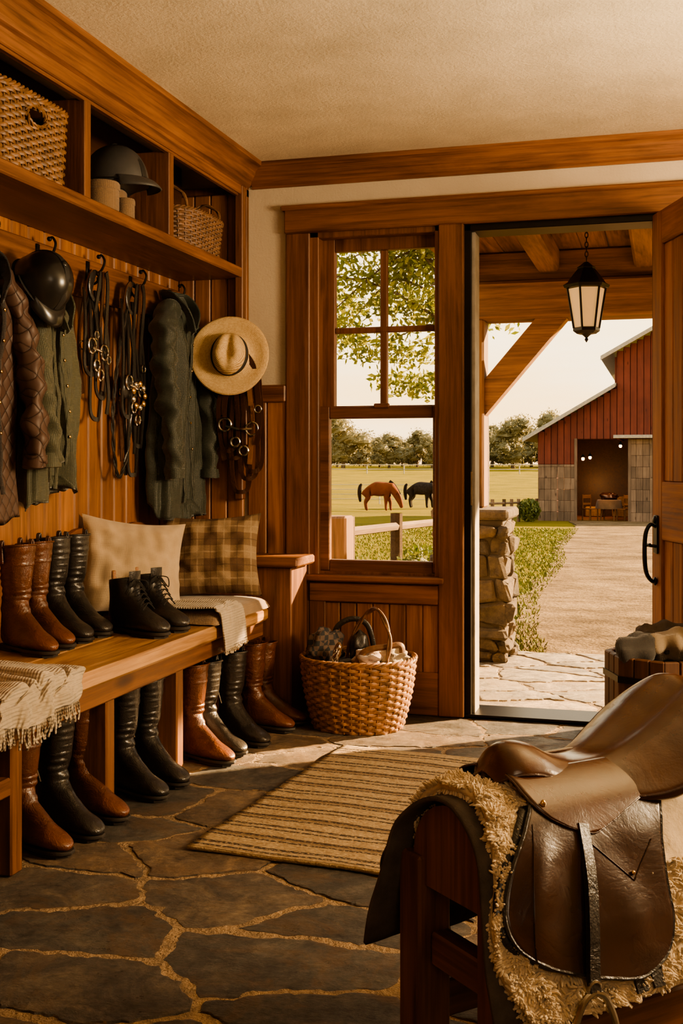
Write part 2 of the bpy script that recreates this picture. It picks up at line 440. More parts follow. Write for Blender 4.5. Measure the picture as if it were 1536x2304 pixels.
def stonem():
    m,nt,b=mk('fieldstone');g=nd(nt,'NewGeometry').outputs['Random Per Island'];v=coords(nt,(1,1,1))
    col=ramp(nt,g,[(0,(.14,.105,.07)),(.3,(.20,.155,.105)),(.6,(.11,.092,.073)),(1,(.24,.175,.11))])
    col=mixc(nt,.9,col,ramp(nt,noisen(nt,v,14,8,.75),[(.32,(.4,.4,.4)),(.68,(1.4,1.3,1.2))]),'MULTIPLY')
    nt.links.new(col,b.inputs['Base Color']);b.inputs['Roughness'].default_value=.9;bumpn(nt,b,noisen(nt,v,22,8,.75),1.,.035);return m
M['stone']=stonem()
M['mortar']=simple('mortar',(.09,.07,.05),.95,bump=.5)
def emis(name,c,st):
    m,nt,b=mk(name);b.inputs['Base Color'].default_value=c4(c);b.inputs['Emission Color'].default_value=c4(c);b.inputs['Emission Strength'].default_value=st;return m
M['lampglass']=emis('frosted_lantern_glass',(.55,.34,.13),.5)
M['bulb']=emis('barn_lamp_glow',(1.,.5,.18),9.)
def glassm():
    m,nt,b=mk('window_glass');t=nd(nt,'BsdfTransparent',{0:(1,1,1,1)});g=nd(nt,'BsdfGlossy',{'Roughness':.02})
    mx=nd(nt,'MixShader',{0:.02,1:t.outputs[0],2:g.outputs[0]});nt.links.new(mx.outputs[0],nt.nodes['Material Output'].inputs[0]);return m
M['glass']=glassm()
M['horse1']=simple('chestnut_coat',(.13,.036,.009),.85,var=.3,ns=2.)
M['horse2']=simple('dark_dappled_coat',(.022,.016,.012),.85,var=.6,ns=9.)
M['hair']=simple('dark_horse_hair',(.012,.009,.007),.9)
for k in ('horse1','horse2','hair'): M[k].node_tree.nodes['Principled BSDF'].inputs['Specular IOR Level'].default_value=.15
M['hay']=simple('hay',(.3,.2,.08),.9,bump=.8,bs=30,bdist=.02)

# ---------------- flagstone geometry
def clip(poly,n,c):
    out=[];m=len(poly)
    for i in range(m):
        a=poly[i];b=poly[(i+1)%m];da=a[0]*n[0]+a[1]*n[1]-c;db=b[0]*n[0]+b[1]*n[1]-c
        if da<=0: out.append(a)
        if (da<0<db) or (db<0<da):
            t=da/(da-db);out.append((a[0]+(b[0]-a[0])*t,a[1]+(b[1]-a[1])*t))
    return out
def flagstones(mb,x0,x1,y0,y1,cw,cd,joint,seed,ztop=0.,depth=.014,jit=.45,rnz=1.):
    rnd=random.Random(seed);pts={}
    nx=int((x1-x0)/cw)+3;ny=int((y1-y0)/cd)+3
    for j in range(-1,ny):
        for i in range(-1,nx):
            pts[(i,j)]=((i+.5*(j%2)+.5+rnd.uniform(-jit,jit)),(j+.5+rnd.uniform(-jit,jit)))
    for (i,j),p in pts.items():
        poly=[(p[0]-2,p[1]-2),(p[0]+2,p[1]-2),(p[0]+2,p[1]+2),(p[0]-2,p[1]+2)]
        for di in range(-3,4):
            for dj in range(-3,4):
                q=pts.get((i+di,j+dj))
                if q is None or (di==0 and dj==0): continue
                n=(q[0]-p[0],q[1]-p[1]);c=(q[0]**2+q[1]**2-p[0]**2-p[1]**2)/2
                poly=clip(poly,n,c)
                if len(poly)<3: break
            if len(poly)<3: break
        if len(poly)<3: continue
        poly=[(x0+a*cw,y0+b*cd) for a,b in poly]
        base=list(poly);m=len(base)
        for k in range(m):
            a=base[k];b=base[(k+1)%m];ex,ey=b[0]-a[0],b[1]-a[1];l=math.hypot(ex,ey)
            if l<1e-4: continue
            n=(ey/l,-ex/l);poly=clip(poly,n,n[0]*a[0]+n[1]*a[1]-joint*rnd.uniform(.3,.8))
            if len(poly)<3: break
        for n,c in (((1,0),x1-.004),((-1,0),-(x0+.004)),((0,1),y1-.004),((0,-1),-(y0+.004))):
            if len(poly)>=3: poly=clip(poly,n,c)
        if len(poly)<3: continue
        area=abs(sum(poly[k][0]*poly[(k+1)%len(poly)][1]-poly[(k+1)%len(poly)][0]*poly[k][1] for k in range(len(poly))))/2
        if area<.003: continue
        np_=[];m=len(poly)
        for k in range(m):
            a=poly[k];b=poly[(k+1)%m];q=.07
            np_+= [(a[0]+(b[0]-a[0])*q,a[1]+(b[1]-a[1])*q),(a[0]+(b[0]-a[0])*(1-q),a[1]+(b[1]-a[1])*(1-q))]
        poly=np_
        dn=[];m=len(poly)
        for k in range(m):
            a=poly[k];b=poly[(k+1)%m];l=math.hypot(b[0]-a[0],b[1]-a[1]);s=max(1,int(l/.011))
            for t in range(s): dn.append(Vector((a[0]+(b[0]-a[0])*t/s,a[1]+(b[1]-a[1])*t/s,0)))
        c=sum(dn,Vector())/len(dn)
        D=[]
        for v in dn:
            nv=noise.noise_vector(v*4.5)*.030*rnz+noise.noise_vector(v*14)*.016*rnz+noise.noise_vector(v*38)*.010*rnz+noise.noise_vector(v*90)*.004*rnz
            v=v+Vector((nv.x,nv.y,0));v.x=clamp(v.x,x0,x1);v.y=clamp(v.y,y0,y1);D.append(v)
        zt=ztop-rnd.uniform(0,.005);rs=[]
        for ins,z in ((0,zt-depth),(.001,zt-.006),(.004,zt-.0015),(.012,zt)):
            rs.append([Vector(v+(c-v).normalized()*(ins*(1+1.2*noise.noise(v*30))))+Vector((0,0,z+(.002*noise.noise(v*22) if ins else 0))) for v in D])
        mb.rings(rs,cap=(False,True))
mb=MB();mb.cur=1;mb.box((-2.25,-1.3,-.1),(2.6,5.15,-.006),.0001);mb.cur=0
flagstones(mb,-2.2,2.5,.9,5.145,.43,.275,.016,12)
mb.build('floor',[M['floor'],M['grout']],kind='structure',smooth=25)

# ---------------- room shell
MB().box((-2.3,-1.3,2.5),(2.6,5.16,2.62),.001).build('ceiling',M['ceil'],kind='structure',smooth=0)
mb=MB()
y=-1.2
while y<4.96:
    mb.box((-2.24,y+.002,0),(-2.2,min(y+.108,4.96),2.5),.007);y+=.11
mb.box((-2.34,-1.3,0),(-2.232,5.16,2.5),.001)
mb.build('wall_left',M['bead'],kind='structure',smooth=0)
mb=MB()
mb.box((-2.3,5.0,0),(-1.60,5.15,2.5),.0001)
mb.box((-1.60,5.0,2.2),(-.03,5.15,2.5),.0001);mb.box((-.03,5.0,0),(2.6,5.15,2.5),.0001)
mb.box((-1.6,5.0,0),(-.9,5.15,.60),.0001)
mb.build('wall_back',M['plaster'],kind='structure',smooth=0)
MB().box((2.5,-1.3,0),(2.6,5.16,2.5),.001).build('wall_right',M['plaster'],kind='structure',smooth=0)
MB().box((-2.3,-1.4,0),(2.6,-1.3,2.5),.001).build('wall_front',M['plaster'],kind='structure',smooth=0)
prof=[(0,0),(.012,.0),(.014,.012),(.03,.02),(.034,.035),(.055,.062),(.058,.075),(.078,.092),(.092,.098),(.094,.118),(0,.118)]
mb=MB();mb.extr([(-1.882+a,-1.3,2.382+b) for a,b in prof],(0,6.3,0))
mb.box((-1.885,-1.3,2.345),(-1.868,5.0,2.385),.004)
mb.build('trim_1',M['woody'],kind='structure',smooth=0,fixn=True)
mb=MB();mb.extr([(-1.85,4.999-a*.55,2.384+b*.98) for a,b in prof],(4.3,0,0))
mb.build('trim_2',M['woodx'],kind='structure',smooth=0,fixn=True)
mb=MB();mb.cur=0
mb.box((-1.685,4.965,2.165),(2.0,5.0,2.28),.005)
mb.box((-1.70,4.955,2.27),(2.0,5.0,2.292),.005)
mb.cur=1
mb.box((-1.68,4.972,.0),(-1.565,5.0,2.166),.005)
mb.box((-.968,4.96,0),(-.856,5.05,2.166),.005)
mb.box((-.03,4.972,0),(.07,5.0,2.166),.005)
mb.build('trim_3',[M['woodx'],M['woodz']],kind='structure',smooth=0)
mb=MB()
def planks(mb,x0,x1,z0,z1,y0=4.982,y1=5.0,w=.09):
    n=max(1,round((x1-x0)/w));w=(x1-x0)/n
    for i in range(n): mb.box((x0+i*w+.001,y0,z0),(x0+(i+1)*w-.001,y1,z1),.006)
planks(mb,-1.87,-1.68,0,1.40)
planks(mb,-1.50,-.968,.18,.49,w=.075)
planks(mb,-2.2,-1.875,0,2.36,4.945,4.965,w=.08)
mb.build('trim_4',M['bead'],kind='structure',smooth=0)
mb=MB()
mb.box((-1.875,4.965,1.395),(-1.68,5.0,1.475),.006)
mb.box((-1.565,4.965,.49),(-.968,5.0,.575),.004);mb.box((-1.565,4.965,0),(-.968,5.0,.19),.005)
mb.build('trim_5',M['woodx'],kind='structure',smooth=0)
MB().box((-1.567,4.97,.0),(-1.49,5.0,.575),.004).build('trim_6',M['woodz'],kind='structure',smooth=0)
MB().box((-1.60,4.93,.585),(-.94,5.06,.612),.006).build('trim_7',M['woodx'],kind='structure',smooth=0)
win=thing('window_1',kind='structure',loc=(0,0,0))
mb=MB()
mb.box((-1.60,4.985,.60),(-1.525,5.14,2.2));mb.box((-.99,4.985,.60),(-.955,5.14,2.2));mb.box((-1.60,4.985,2.14),(-.955,5.14,2.2));mb.box((-1.6,5.0,.60),(-.955,5.14,.625))
mb.build('window_frame',M['woodz'],win,smooth=0)
mb=MB()
y0,y1=5.05,5.09
mb.box((-1.53,y0,1.36),(-1.468,y1,2.145));mb.box((-.992,y0,1.36),(-.965,y1,2.145))
mb.box((-1.468,y0,2.085),(-.992,y1,2.145));mb.box((-1.468,y0,1.345),(-.992,y1,1.378))
mb.box((-1.255,y0+.005,1.378),(-1.222,y1-.005,2.085));mb.box((-1.468,y0+.004,1.71),(-.992,y1-.006,1.737))
mb.build('sash',M['woodz'],win,smooth=0)
mb=MB();y0,y1=5.01,5.05
mb.box((-1.54,y0,.625),(-1.482,y1,1.375));mb.box((-1.003,y0,.625),(-.965,y1,1.375))
mb.box((-1.482,y0,1.318),(-1.003,y1,1.375));mb.box((-1.482,y0,.62),(-1.003,y1,.676))
mb.box((-1.27,4.995,1.365),(-1.20,5.02,1.385))
mb.build('sash',M['woodx'],win,smooth=0)
MB().box((-1.468,5.068,1.37),(-.992,5.072,2.09),.0001).build('glass',M['glass'],win,smooth=0)
MB().box((-1.482,5.028,.67),(-1.003,5.032,1.32),.0001).build('glass',M['glass'],win,smooth=0)
df=thing('door_1',kind='structure')
mb=MB();mb.box((-.862,4.99,0),(-.828,5.15,2.17),.003);mb.box((-.862,4.99,2.135),(-.03,5.15,2.172),.003);mb.box((-.06,5.0,0),(-.028,5.15,2.17),.003)
mb.build('door_frame',M['iron'],df,smooth=0)
mb=MB();mb.box((-.83,5.02,0),(-.815,5.14,2.14),.002);mb.build('weather_strip',M['whitetrim'],df,smooth=0)
MB().box((-.835,4.992,.93),(-.824,5.02,1.08),.002).build('strike_plate',M['steel'],df,smooth=0)
MB().box((-.86,4.98,0),(-.03,5.2,.014),.004).build('threshold',M['iron'],df,smooth=0)
leaf=thing('door_2',kind='structure',loc=(-.06,4.99,0.02),rot=(0,0,math.radians(-70)))
L=.82
MB().box((0,0,0),(.11,.045,2.14)).build('stile',M['doorw'],leaf,smooth=0);MB().box((L-.11,0,0),(L,.045,2.14)).build('stile',M['doorw'],leaf,smooth=0)
for z0,z1 in ((2.0,2.14),(.78,1.02),(0,.22)): MB().box((.11,0,z0),(L-.11,.045,z1)).build('rail',M['doorx'],leaf,smooth=0)
mb=MB()
for i in range(6):
    w=(L-.22)/6;mb.box((.11+i*w,.012,.22),(.11+(i+1)*w-.002,.034,.78),.004);mb.box((.11+i*w,.012,1.02),(.11+(i+1)*w-.002,.034,2.0),.004)
mb.build('panel',M['doorw'],leaf,smooth=0)
mb=MB()
mb.box((.03,-.008,.72),(.08,0,.88),.004)
mb.tube(cr([(.055,-.005,.83),(.055,-.028,.84),(.055,-.048,.80),(.055,-.052,.71),(.055,-.044,.64),(.055,-.02,.605),(.055,-.005,.61)],6),lambda q:.006+.004*math.sin(pi*q),n=8)
mb.tube(cr([(.055,-.005,.75),(.055,-.04,.755),(.10,-.045,.76)],5),.007,n=8)
mb.blob((.055,-.008,.605),(.015,.008,.018),0,1);mb.blob((.055,-.008,.86),(.017,.010,.017),0,1)
mb.build('handle',M['iron'],leaf)

# ---------------- cubby shelf
cub=thing('cubby_shelf','honey wood built-in cubby shelf above the coat hooks','shelf')
MB().box((-2.2,-1.2,1.965),(-1.865,4.942,2.01),.005).build('shelf_board',M['woody'],cub,smooth=0)
for yy in (2.08,2.78,3.484,4.162): MB().box((-2.195,yy-.022,2.01),(-1.88,yy+.022,2.345),.003).build('divider',M['woodz'],cub,smooth=0)
mb=MB();mb.box((-2.2,4.968,1.2),(-1.868,4.999,2.4),.003);mb.build('end_panel',M['woodz'],cub,smooth=0)
MB().box((-1.90,4.90,0.95),(-1.862,4.943,2.385),.004).build('corner_post',M['woodz'],cub,smooth=0)
MB().box((-1.90,-1.2,2.335),(-1.878,4.89,2.499),.003).build('frieze',M['woody'],cub,smooth=0)
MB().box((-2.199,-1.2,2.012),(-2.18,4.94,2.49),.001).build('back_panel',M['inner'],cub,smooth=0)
MB().box((-2.2,-1.2,1.76),(-2.178,4.943,1.915),.005).build('trim_8',M['woody'],smooth=0,kind='structure')

def hook(loc):
    t=thing('coat_hook','black wrought iron coat hook on the wooden rail','hook',loc,group='coat hooks on the rail')
    mb=MB();mb.box((0,-.012,-.05),(.006,.012,.035),.003);mb.build('back_plate',M['iron'],t)
    mb=MB();mb.tube(cr([(.004,0,.0),(.03,0,-.015),(.06,0,-.005),(.075,0,.03),(.062,0,.055),(.05,0,.05)],6),lambda q:.006-.002*q,n=7)
    mb.blob((.05,0,.05),(.009,.009,.009),0,1,8,6)
    mb.tube(cr([(.004,0,-.03),(.025,0,-.055),(.045,0,-.045),(.045,0,-.03)],5),.005,n=6);mb.build('hook_arm',M['iron'],t)
    return t
h0=hook((-2.178,3.30,1.87))
for yy in (3.66,4.03,4.40,4.80): dup(h0,(-2.178,yy,1.87))
dup(h0,(-1.95,4.944,1.70),rot=(0,0,-pi/2))

# ---------------- bench
ben=thing('storage_bench','long built-in wooden bench with worn top and open boot bays','bench')
mb=MB();mb.box((-2.195,1.6,.435),(-1.925,4.70,.49),.006);mb.box((-1.923,1.6,.435),(-1.665,4.70,.49),.01)
mb.build('seat_board',M['benchtop'],ben,smooth=0)
MB().box((-1.725,1.6,.365),(-1.69,4.70,.436),.005).build('apron',M['woody'],ben,smooth=0)
for yy in (2.2,2.755,3.30,3.84,4.43):
    MB().box((-2.19,yy-.028,.0),(-1.70,yy+.028,.436),.005).build('divider',M['woodz'],ben,smooth=0)
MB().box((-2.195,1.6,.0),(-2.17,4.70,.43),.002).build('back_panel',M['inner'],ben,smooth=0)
MB().box((-2.19,1.6,.22),(-1.70,2.727,.27),.005).build('low_shelf',M['woody'],ben,smooth=0)
MB().box((-2.195,4.716,0),(-1.567,4.94,.665),.005).build('arm_panel',M['woodz'],ben,smooth=0)
MB().box((-2.195,4.685,.665),(-1.53,4.944,.705),.008).build('armrest',M['woodx'],ben,smooth=0)
for a,b in ((3.78,4.2),(4.22,4.70)):
    mb=MB();poly=[(-2.199,a,.49),(-2.199,b,.49)]+[(-2.199,lerp(b,a,k/10),.78+.085*math.sin(pi*k/10)) for k in range(11)]
    mb.extr(poly,(.022,0,0));mb.build('back_rest',M['woody'],ben,smooth=0,fixn=True)
mb=MB()
def cush(u,v):
    U=u*2-1;V=v*2-1
    return Vector((-1.90+.255*U*(1-.02*V*V),4.375+.30*V,.497+.054*((1-abs(U)**8)*(1-abs(V)**8))**.35+.005*noise.noise(Vector((U*3,V*3,1)))))
mb.grid(cush,40,40);mb.box((-2.15,4.08,.491),(-1.652,4.67,.518),.012)
mb.build('seat_cushion',M['cushion'],None,label='matte tan seat pad on the far end of the bench',cat='cushion',smooth=60)

# ---------------- boots
def ring2(B,F,w,n=28,p=2.3):
    B=Vector((B[0],0,B[1]));F=Vector((F[0],0,F[1]));c=(B+F)/2;h=(F-B)/2;r=[]
    for k in range(n):
        a=2*pi*k/n;ca,sa=math.cos(a),math.sin(a)
        e=2/p
        r.append(c+h*(math.copysign(abs(ca)**e,ca))+Vector((0,1,0))*w*math.copysign(abs(sa)**e,sa))
    return r
def boot(mat,label,H=.36,group='tall riding boots',name='riding_boot',zip_=False,lace=False,sd=0):
    t=thing(name,label,'boot',group=group)
    mb=MB()
    if not lace:
        rs=[]
        rs.append(ring2((-.05,H*.45),(.045,H*.45),.042))
        rs.append(ring2((-.055,H*.8),(.058,H*.8),.05))
        rs.append(ring2((-.058,H-.004),(.062,H+.008),.052))
        N_=26
        for i in range(N_+1):
            q=1-i/N_;z=lerp(.17,H,q)
            b=lerp(-.056,-.066,q**.8);f=lerp(.044,.066,q);w=lerp(.040,.056,q)
            k=.0042*math.sin(i*1.9+sd)*(1-q)**.5
            rs.append(ring2((b-k,z),(f+k,z+(.014 if i==0 else .004)),w+k*.5))
        for b,f,w in [((-.058,.145),(.0445,.170),.0385),((-.060,.132),(.0475,.162),.0395),((-.060,.12),(.0445,.153),.0370),((-.064,.105),(.055,.146),.0392),((-.067,.085),(.059,.134),.0368),((-.072,.068),(.072,.126),.0382),((-.074,.05),(.085,.114),.037),((-.066,.022),(.108,.10),.039)]: rs.append(ring2(b,f,w))
    else:
        rs=[ring2((-.045,.11),(.04,.12),.035),ring2((-.057,.175),(.043,.19),.042),ring2((-.062,.18),(.047,.195),.047),ring2((-.062,.15),(.046,.168),.044),ring2((-.062,.12),(.05,.145),.041),ring2((-.066,.088),(.062,.125),.040),ring2((-.072,.05),(.085,.108),.040),ring2((-.066,.022),(.108,.095),.041)]
    rs+=[ring2((-.02,.014),(.13,.083),.040),ring2((.05,.014),(.152,.072),.044),ring2((.10,.014),(.172,.065),.046),ring2((.145,.014),(.19,.057),.043),ring2((.18,.016),(.204,.049),.035),ring2((.203,.018),(.213,.041),.023),ring2((.215,.024),(.217,.034),.008)]
    mb.rings(rs,cap=(True,True))
    for i,p in enumerate(mb.v):
        if not lace:
            k=math.exp(-((p.z-.145)/.05)**2);p.x+=.004*k*math.sin(p.z*150+p.y*45+sd)
        p.y+=.007*noise.noise(p*15+Vector((H*9+sd,0,0)));p.x+=.006*noise.noise(p*19+Vector((3,H*9+sd,0)))
    mb.build('upper',mat,t,smooth=180,sub=1)
    def outl(z,g=0):
        tab=[(-.076,.0),(-.070,.021),(-.054,.032),(-.02,.034),(.03,.034),(.07,.040),(.11,.045),(.15,.044),(.185,.036),(.208,.021),(.219,.0)]
        up=[Vector((x+(g if x>.1 else -g),yy+g*(yy>0),z)) for x,yy in tab];dn=[Vector((p.x,-p.y,z)) for p in up[1:-1]][::-1]
        return up+dn
    mb=MB();mb.rings([outl(.010,.0),outl(.012,.002),outl(.018,.002),outl(.021,0)])
    mb.rings([[Vector((x,yy,z)) for x,yy in ((.08,-.04),(.15,-.042),(.19,-.03),(.205,0),(.19,.03),(.15,.042),(.08,.04))] for z in (0,.012)]);mb.build('sole',M['sole'],t,fixn=True)
    mb=MB();mb.rings([[Vector((x,yy,z)) for x,yy in ((-.075,-.015),(-.058,-.031),(.0,-.032),(.010,-.028),(.010,.028),(.0,.032),(-.058,.031),(-.075,.015))] for z in (0,.014)]);mb.build('heel',M['sole'],t,fixn=True)
    if not lace:
        mb=MB();mb.tube(ring2((-.066,H-.002),(.068,H+.012),.058),.0035,n=6,closed=True)
        for s in (-1,1): mb.tube(cr([(0,s*.058,H-.05),(.0,s*.061,H+.012),(0,s*.054,H+.022),(0,s*.050,H-.03)],4),.009,.0018,N=(0,1,0),sq=True)
        mb.build('top_band',mat,t)
        if zip_:
            mb=MB();mb.tube([(-.02,-.061,H-.03),(-.018,-.057,H*.6),(-.01,-.044,.15)],.003,n=6);mb.build('zipper',M['steel'],t)
    else:
        mb=MB()
        for i in range(6):
            x0=.044+i*.013;z0=.178-i*.0145
            for s in (-1,1): mb.tube(cr([(x0,s*.024,z0-.008),(x0+.014,0,z0+.004),(x0+.016,-s*.024,z0-.018)],4),.0022,n=5)
        mb.tube(cr([(.05,0,.18),(.075,.03,.175),(.06,.045,.14),(.055,.02,.172)],5),.002,n=5);mb.tube(cr([(.05,0,.18),(.075,-.03,.175),(.06,-.045,.14),(.055,-.02,.172)],5),.002,n=5)
        mb.build('laces',M['ribbon'],t)
        mb=MB();mb.tube(cr([(.04,0,.15),(.05,0,.18),(.052,0,.21)],4),.024,.004,N=(1,0,0));mb.build('tongue',mat,t)
        mb=MB();mb.box((-.068,-.008,.165),(-.058,.008,.205),.003);mb.build('pull_tab',M['tanl'],t)
    return t
def place(t,toe,z,ang,first=False,label=None,sc=1.):
    a=math.radians(ang);loc=(toe[0]-.22*sc*math.cos(a),toe[1]-.22*sc*math.sin(a),z)
    if first: t.location=loc;t.rotation_euler=(0,0,a);t.scale=(sc,)*3;return t
    return dup(t,loc,(0,0,a),label,(sc,)*3)
bb=boot(M['blackl'],'black leather riding boot in the bay under the bench',.345,'riding boots under the bench',zip_=True,sd=1)
br=boot(M['brownl'],'chestnut brown leather riding boot under the bench',.345,'riding boots under the bench',sd=4)
place(bb,(-1.60,3.05),0,-22,True,sc=1.0)
place(br,(-1.603,3.225),0,-20,True,sc=1.02)
place(br,(-1.617,2.90),0,-20,label='dark brown boot, partly behind the bench support')
place(bb,(-1.584,3.47),0,-22,label='black zipped riding boot with scuffed toe')
place(bb,(-1.58,3.63),0,-25,label='black zipped riding boot with scuffed toe')
place(br,(-1.53,3.94),0,-22);place(bb,(-1.536,4.08),0,-22,sc=.97);place(bb,(-1.50,4.235),0,-27)
place(br,(-1.481,4.505),0,-15);place(br,(-1.469,4.64),0,-5,sc=.97)
g='riding boots on the bench'
for pr,toe,sc,lb in ((br,(-1.89,3.29),1.,'tall cognac brown riding boot standing on the bench'),(br,(-1.91,3.435),1.,'tall cognac brown riding boot standing on the bench'),(bb,(-1.92,3.58),1.02,'tall glossy black riding boot standing on the bench'),(bb,(-1.92,3.72),1.02,'tall glossy black riding boot standing on the bench')):
    x=place(pr,toe,.49,-25,label=lb,sc=sc);x['group']=g
ab=boot(M['blackl'],'black lace-up ankle boot standing on the bench',.15,'ankle boots on the bench','ankle_boot',lace=True)
place(ab,(-1.71,3.75),.49,-26,True,sc=1.1);place(ab,(-1.70,3.90),.49,-28,sc=1.1)

# ---------------- pillows
def pillow(W,H,T,mat,label,loc,rot,seed):
    mb=MB()
    def f(sg):
        def g(u,v):
            U=u*2-1;V=v*2-1
            th=T*(max(0,(1-abs(U)**2.6)*(1-abs(V)**2.6)))**.55
            x=W*U*(1-.11*(1-V*V)*abs(U));z=H*V*(1-.11*(1-U*U)*abs(V))
            w=.016*noise.noise(Vector((U*2.2,V*2.2,seed)))+.012*noise.noise(Vector((U*5,V*5,seed+4)))
            return Vector((x,sg*(th+(w if th>.005 else 0)),z+H))
        return g
    mb.grid(f(-1),40,40);mb.grid(f(1),40,40)
    return mb.build('pillow',mat,None,loc,rot,label,'pillow',smooth=180)
pillow(.215,.195,.07,M['beige'],'plain beige linen square pillow leaning against the beadboard',(-2.0,4.05,.52),(math.radians(-14),math.radians(7),math.radians(44)),1)
pillow(.215,.18,.075,M['plaid'],'brown and tan plaid wool pillow leaning on the bench arm',(-1.85,4.50,.548),(math.radians(-15),math.radians(-2),math.radians(14)),5)

def drape(name,label,y0,y1,xb,drop,mat,seed,skew=0,ftop=.495,fr=.05,amp=1.):
    t=thing(name,label,'blanket')
    path=[(xb,ftop),(lerp(xb,-1.66,.5),ftop),(-1.675,ftop+.002),(-1.652,ftop-.012),(-1.646,ftop-.03),(-1.642,ftop-drop)]
    P=cr([(a,0,b) for a,b in path],10);n=len(P)-1
    def f(u,v):
        p=P[min(n,int(round(u*n)))];yy=lerp(y0,y1,v)+skew*(1-u)
        w=noise.noise(Vector((u*3,yy*9,seed)));w2=noise.noise(Vector((u*5,yy*22,seed+9)))
        fold=abs(math.sin(yy*24+u*4+seed+3*w))**2*math.sin(pi*min(1,v*1.02))
        dn=clamp((u-.6)/.4)
        return Vector((p.x+dn*(.014+.018*w*amp+.016*fold*amp),yy+.025*amp*noise.noise(Vector((u*4,seed,v*2))),p.z+(1-dn)*(.008+.014*amp*abs(w)+.006*w2+.024*amp*fold)-dn*.03*noise.noise(Vector((yy*5,seed,3)))))
    mb=MB();mb.grid(f,n,90);mb.build('cloth',mat,t,smooth=180,solid=.006)
    mb=MB();rnd=random.Random(seed)
    for i in range(64):
        p=f(1,i/63);l=fr*rnd.uniform(.7,1.15)
        mb.tube(cr([p,p+Vector((rnd.uniform(-.003,.005),rnd.uniform(-.005,.005),-l*.5)),p+Vector((rnd.uniform(-.004,.008),rnd.uniform(-.01,.01),-l))],3),lambda q:.0028+.0008*math.sin(q*9),n=5)
    mb.build('fringe',mat,t,kind='stuff');return t
drape('throw_blanket','cream woven throw with fringe draped over the bench edge',2.54,2.97,-2.12,.06,M['throw'],3,.14,amp=1.3)
drape('table_runner','pale linen runner hanging over the bench edge',4.10,4.33,-2.08,.15,M['throw'],11,-.08,.556,.02,.35)

# ---------------- wicker
def wicker(mb,a,b,h,taper,rows,stakes,p=2.,wr=.006,hole=None,bulge=0.):
    K=400;acc=[0];pp=[]
    for k in range(K+1):
        th=2*pi*k/K;c,s_=math.cos(th),math.sin(th);pp.append(Vector((a*math.copysign(abs(c)**(2/p),c),b*math.copysign(abs(s_)**(2/p),s_),0)))
    for k in range(K): acc.append(acc[-1]+(pp[k+1]-pp[k]).length)
    def at(t):
        L_=(t%1.)*acc[-1];lo=0;hi=K
        while hi-lo>1:
            m_=(lo+hi)//2
            if acc[m_]<=L_: lo=m_
            else: hi=m_
        q=(L_-acc[lo])/max(1e-9,acc[hi]-acc[lo]);P=pp[lo].lerp(pp[hi],q);T=(pp[hi]-pp[lo]).normalized();return P,Vector((T.y,-T.x,0))
    def sc(z): return 1+taper*(z/h)+bulge*math.sin(pi*z/h)
    m=stakes*4;tabl=[at(k/m) for k in range(m)];hr=h/rows*.58
    for r in range(rows):
        z=h*(r+.5)/rows
        rs=[]
        for k in range(m):
            P,Nn=tabl[k];q=P*sc(z);t=k/m
            off=wr*.95*math.cos(stakes/2*2*pi*t+pi*r)
            c=q+Nn*off;c=Vector((c.x,c.y,z+.0012*math.sin(k*1.7+r)))
            rs.append([c+Nn*wr*.75*math.cos(2*pi*i/6)+Vector((0,0,hr))*math.sin(2*pi*i/6) for i in range(6)])
        if hole and hole[1]<z<hole[2]:
            keep=[k for k in range(m) if not hole[0](tabl[k][0])]
            st=[k for k in keep if (k-1)%m not in keep]
            ks=set(keep)
            for s0 in st:
                run=[];k=s0
                while k%m in ks and len(run)<m: run.append(rs[k%m]);k+=1
                if len(run)>1: mb.rings(run)
        else: mb.rings(rs,closed=True)
    for j in range(stakes):
        P,Nn=at(j/stakes)
        if hole and hole[0](P): zs=[(0,hole[1]),(hole[2],h)]
        else: zs=[(0,h)]
        for z0,z1 in zs: mb.tube([Vector((P.x*sc(lerp(z0,z1,q/4)),P.y*sc(lerp(z0,z1,q/4)),lerp(z0,z1,q/4))) for q in range(5)],wr*.6,n=5)
    for ph in (0,pi*2/3,pi*4/3):
        pts=[]
        for k in range(m):
            P,Nn=tabl[k];q=P*sc(h);an=2*pi*(stakes//2)*k/m+ph
            pts.append(Vector((q.x,q.y,h+.004))+Nn*wr*1.1*math.cos(an)+Vector((0,0,wr*1.1*math.sin(an))))
        mb.tube(pts,wr*.9,n=6,closed=True)
    P0=[tabl[k][0]*.98 for k in range(m)]
    mb.rings([[Vector((q.x,q.y,.002)) for q in P0],[Vector((q.x,q.y,.010)) for q in P0]])
fb=thing('wicker_basket','large round willow basket full of tack and cloths by the wainscot','basket',loc=(-1.262,4.70,0))
mb=MB();wicker(mb,.185,.165,.29,.30,22,34,2.2,.006,bulge=.05);mb.build('basket_body',M['wicker'],fb)
mb=MB()
hp=cr([(.15,-.12,.28),(.16,-.10,.40),(.10,-.05,.50),(.03,.0,.47),(-.04,.03,.36),(-.06,.04,.27)],8)
for ph in (0,pi): 
    pts=[p+Vector((math.cos(i*.55+ph),0,math.sin(i*.55+ph)))*.005 for i,p in enumerate(hp)];mb.tube(pts,.006,n=6)
mb.build('handle',M['wickerd'],fb)
wb=(-1.262,4.70)
def lump(name,label,cat,loc,r,mat,seed,amp=.22,fr=2.2):
    mb=MB();mb.blob((0,0,0),r,amp,fr,36,24,seed);mb.disp(.006,24,seed);return mb.build(name,mat,None,loc,(0,0,seed),label,cat,smooth=180)
lump('rolled_blanket','dark checked rolled blanket in the basket','blanket',(wb[0]-.14,wb[1]-.02,.325),(.085,.06,.085),M['checked'],1)
lump('cloth','folded dusty pink polishing cloth in the basket','cloth',(wb[0]+.06,wb[1]-.07,.305),(.085,.06,.035),M['mauve'],2)
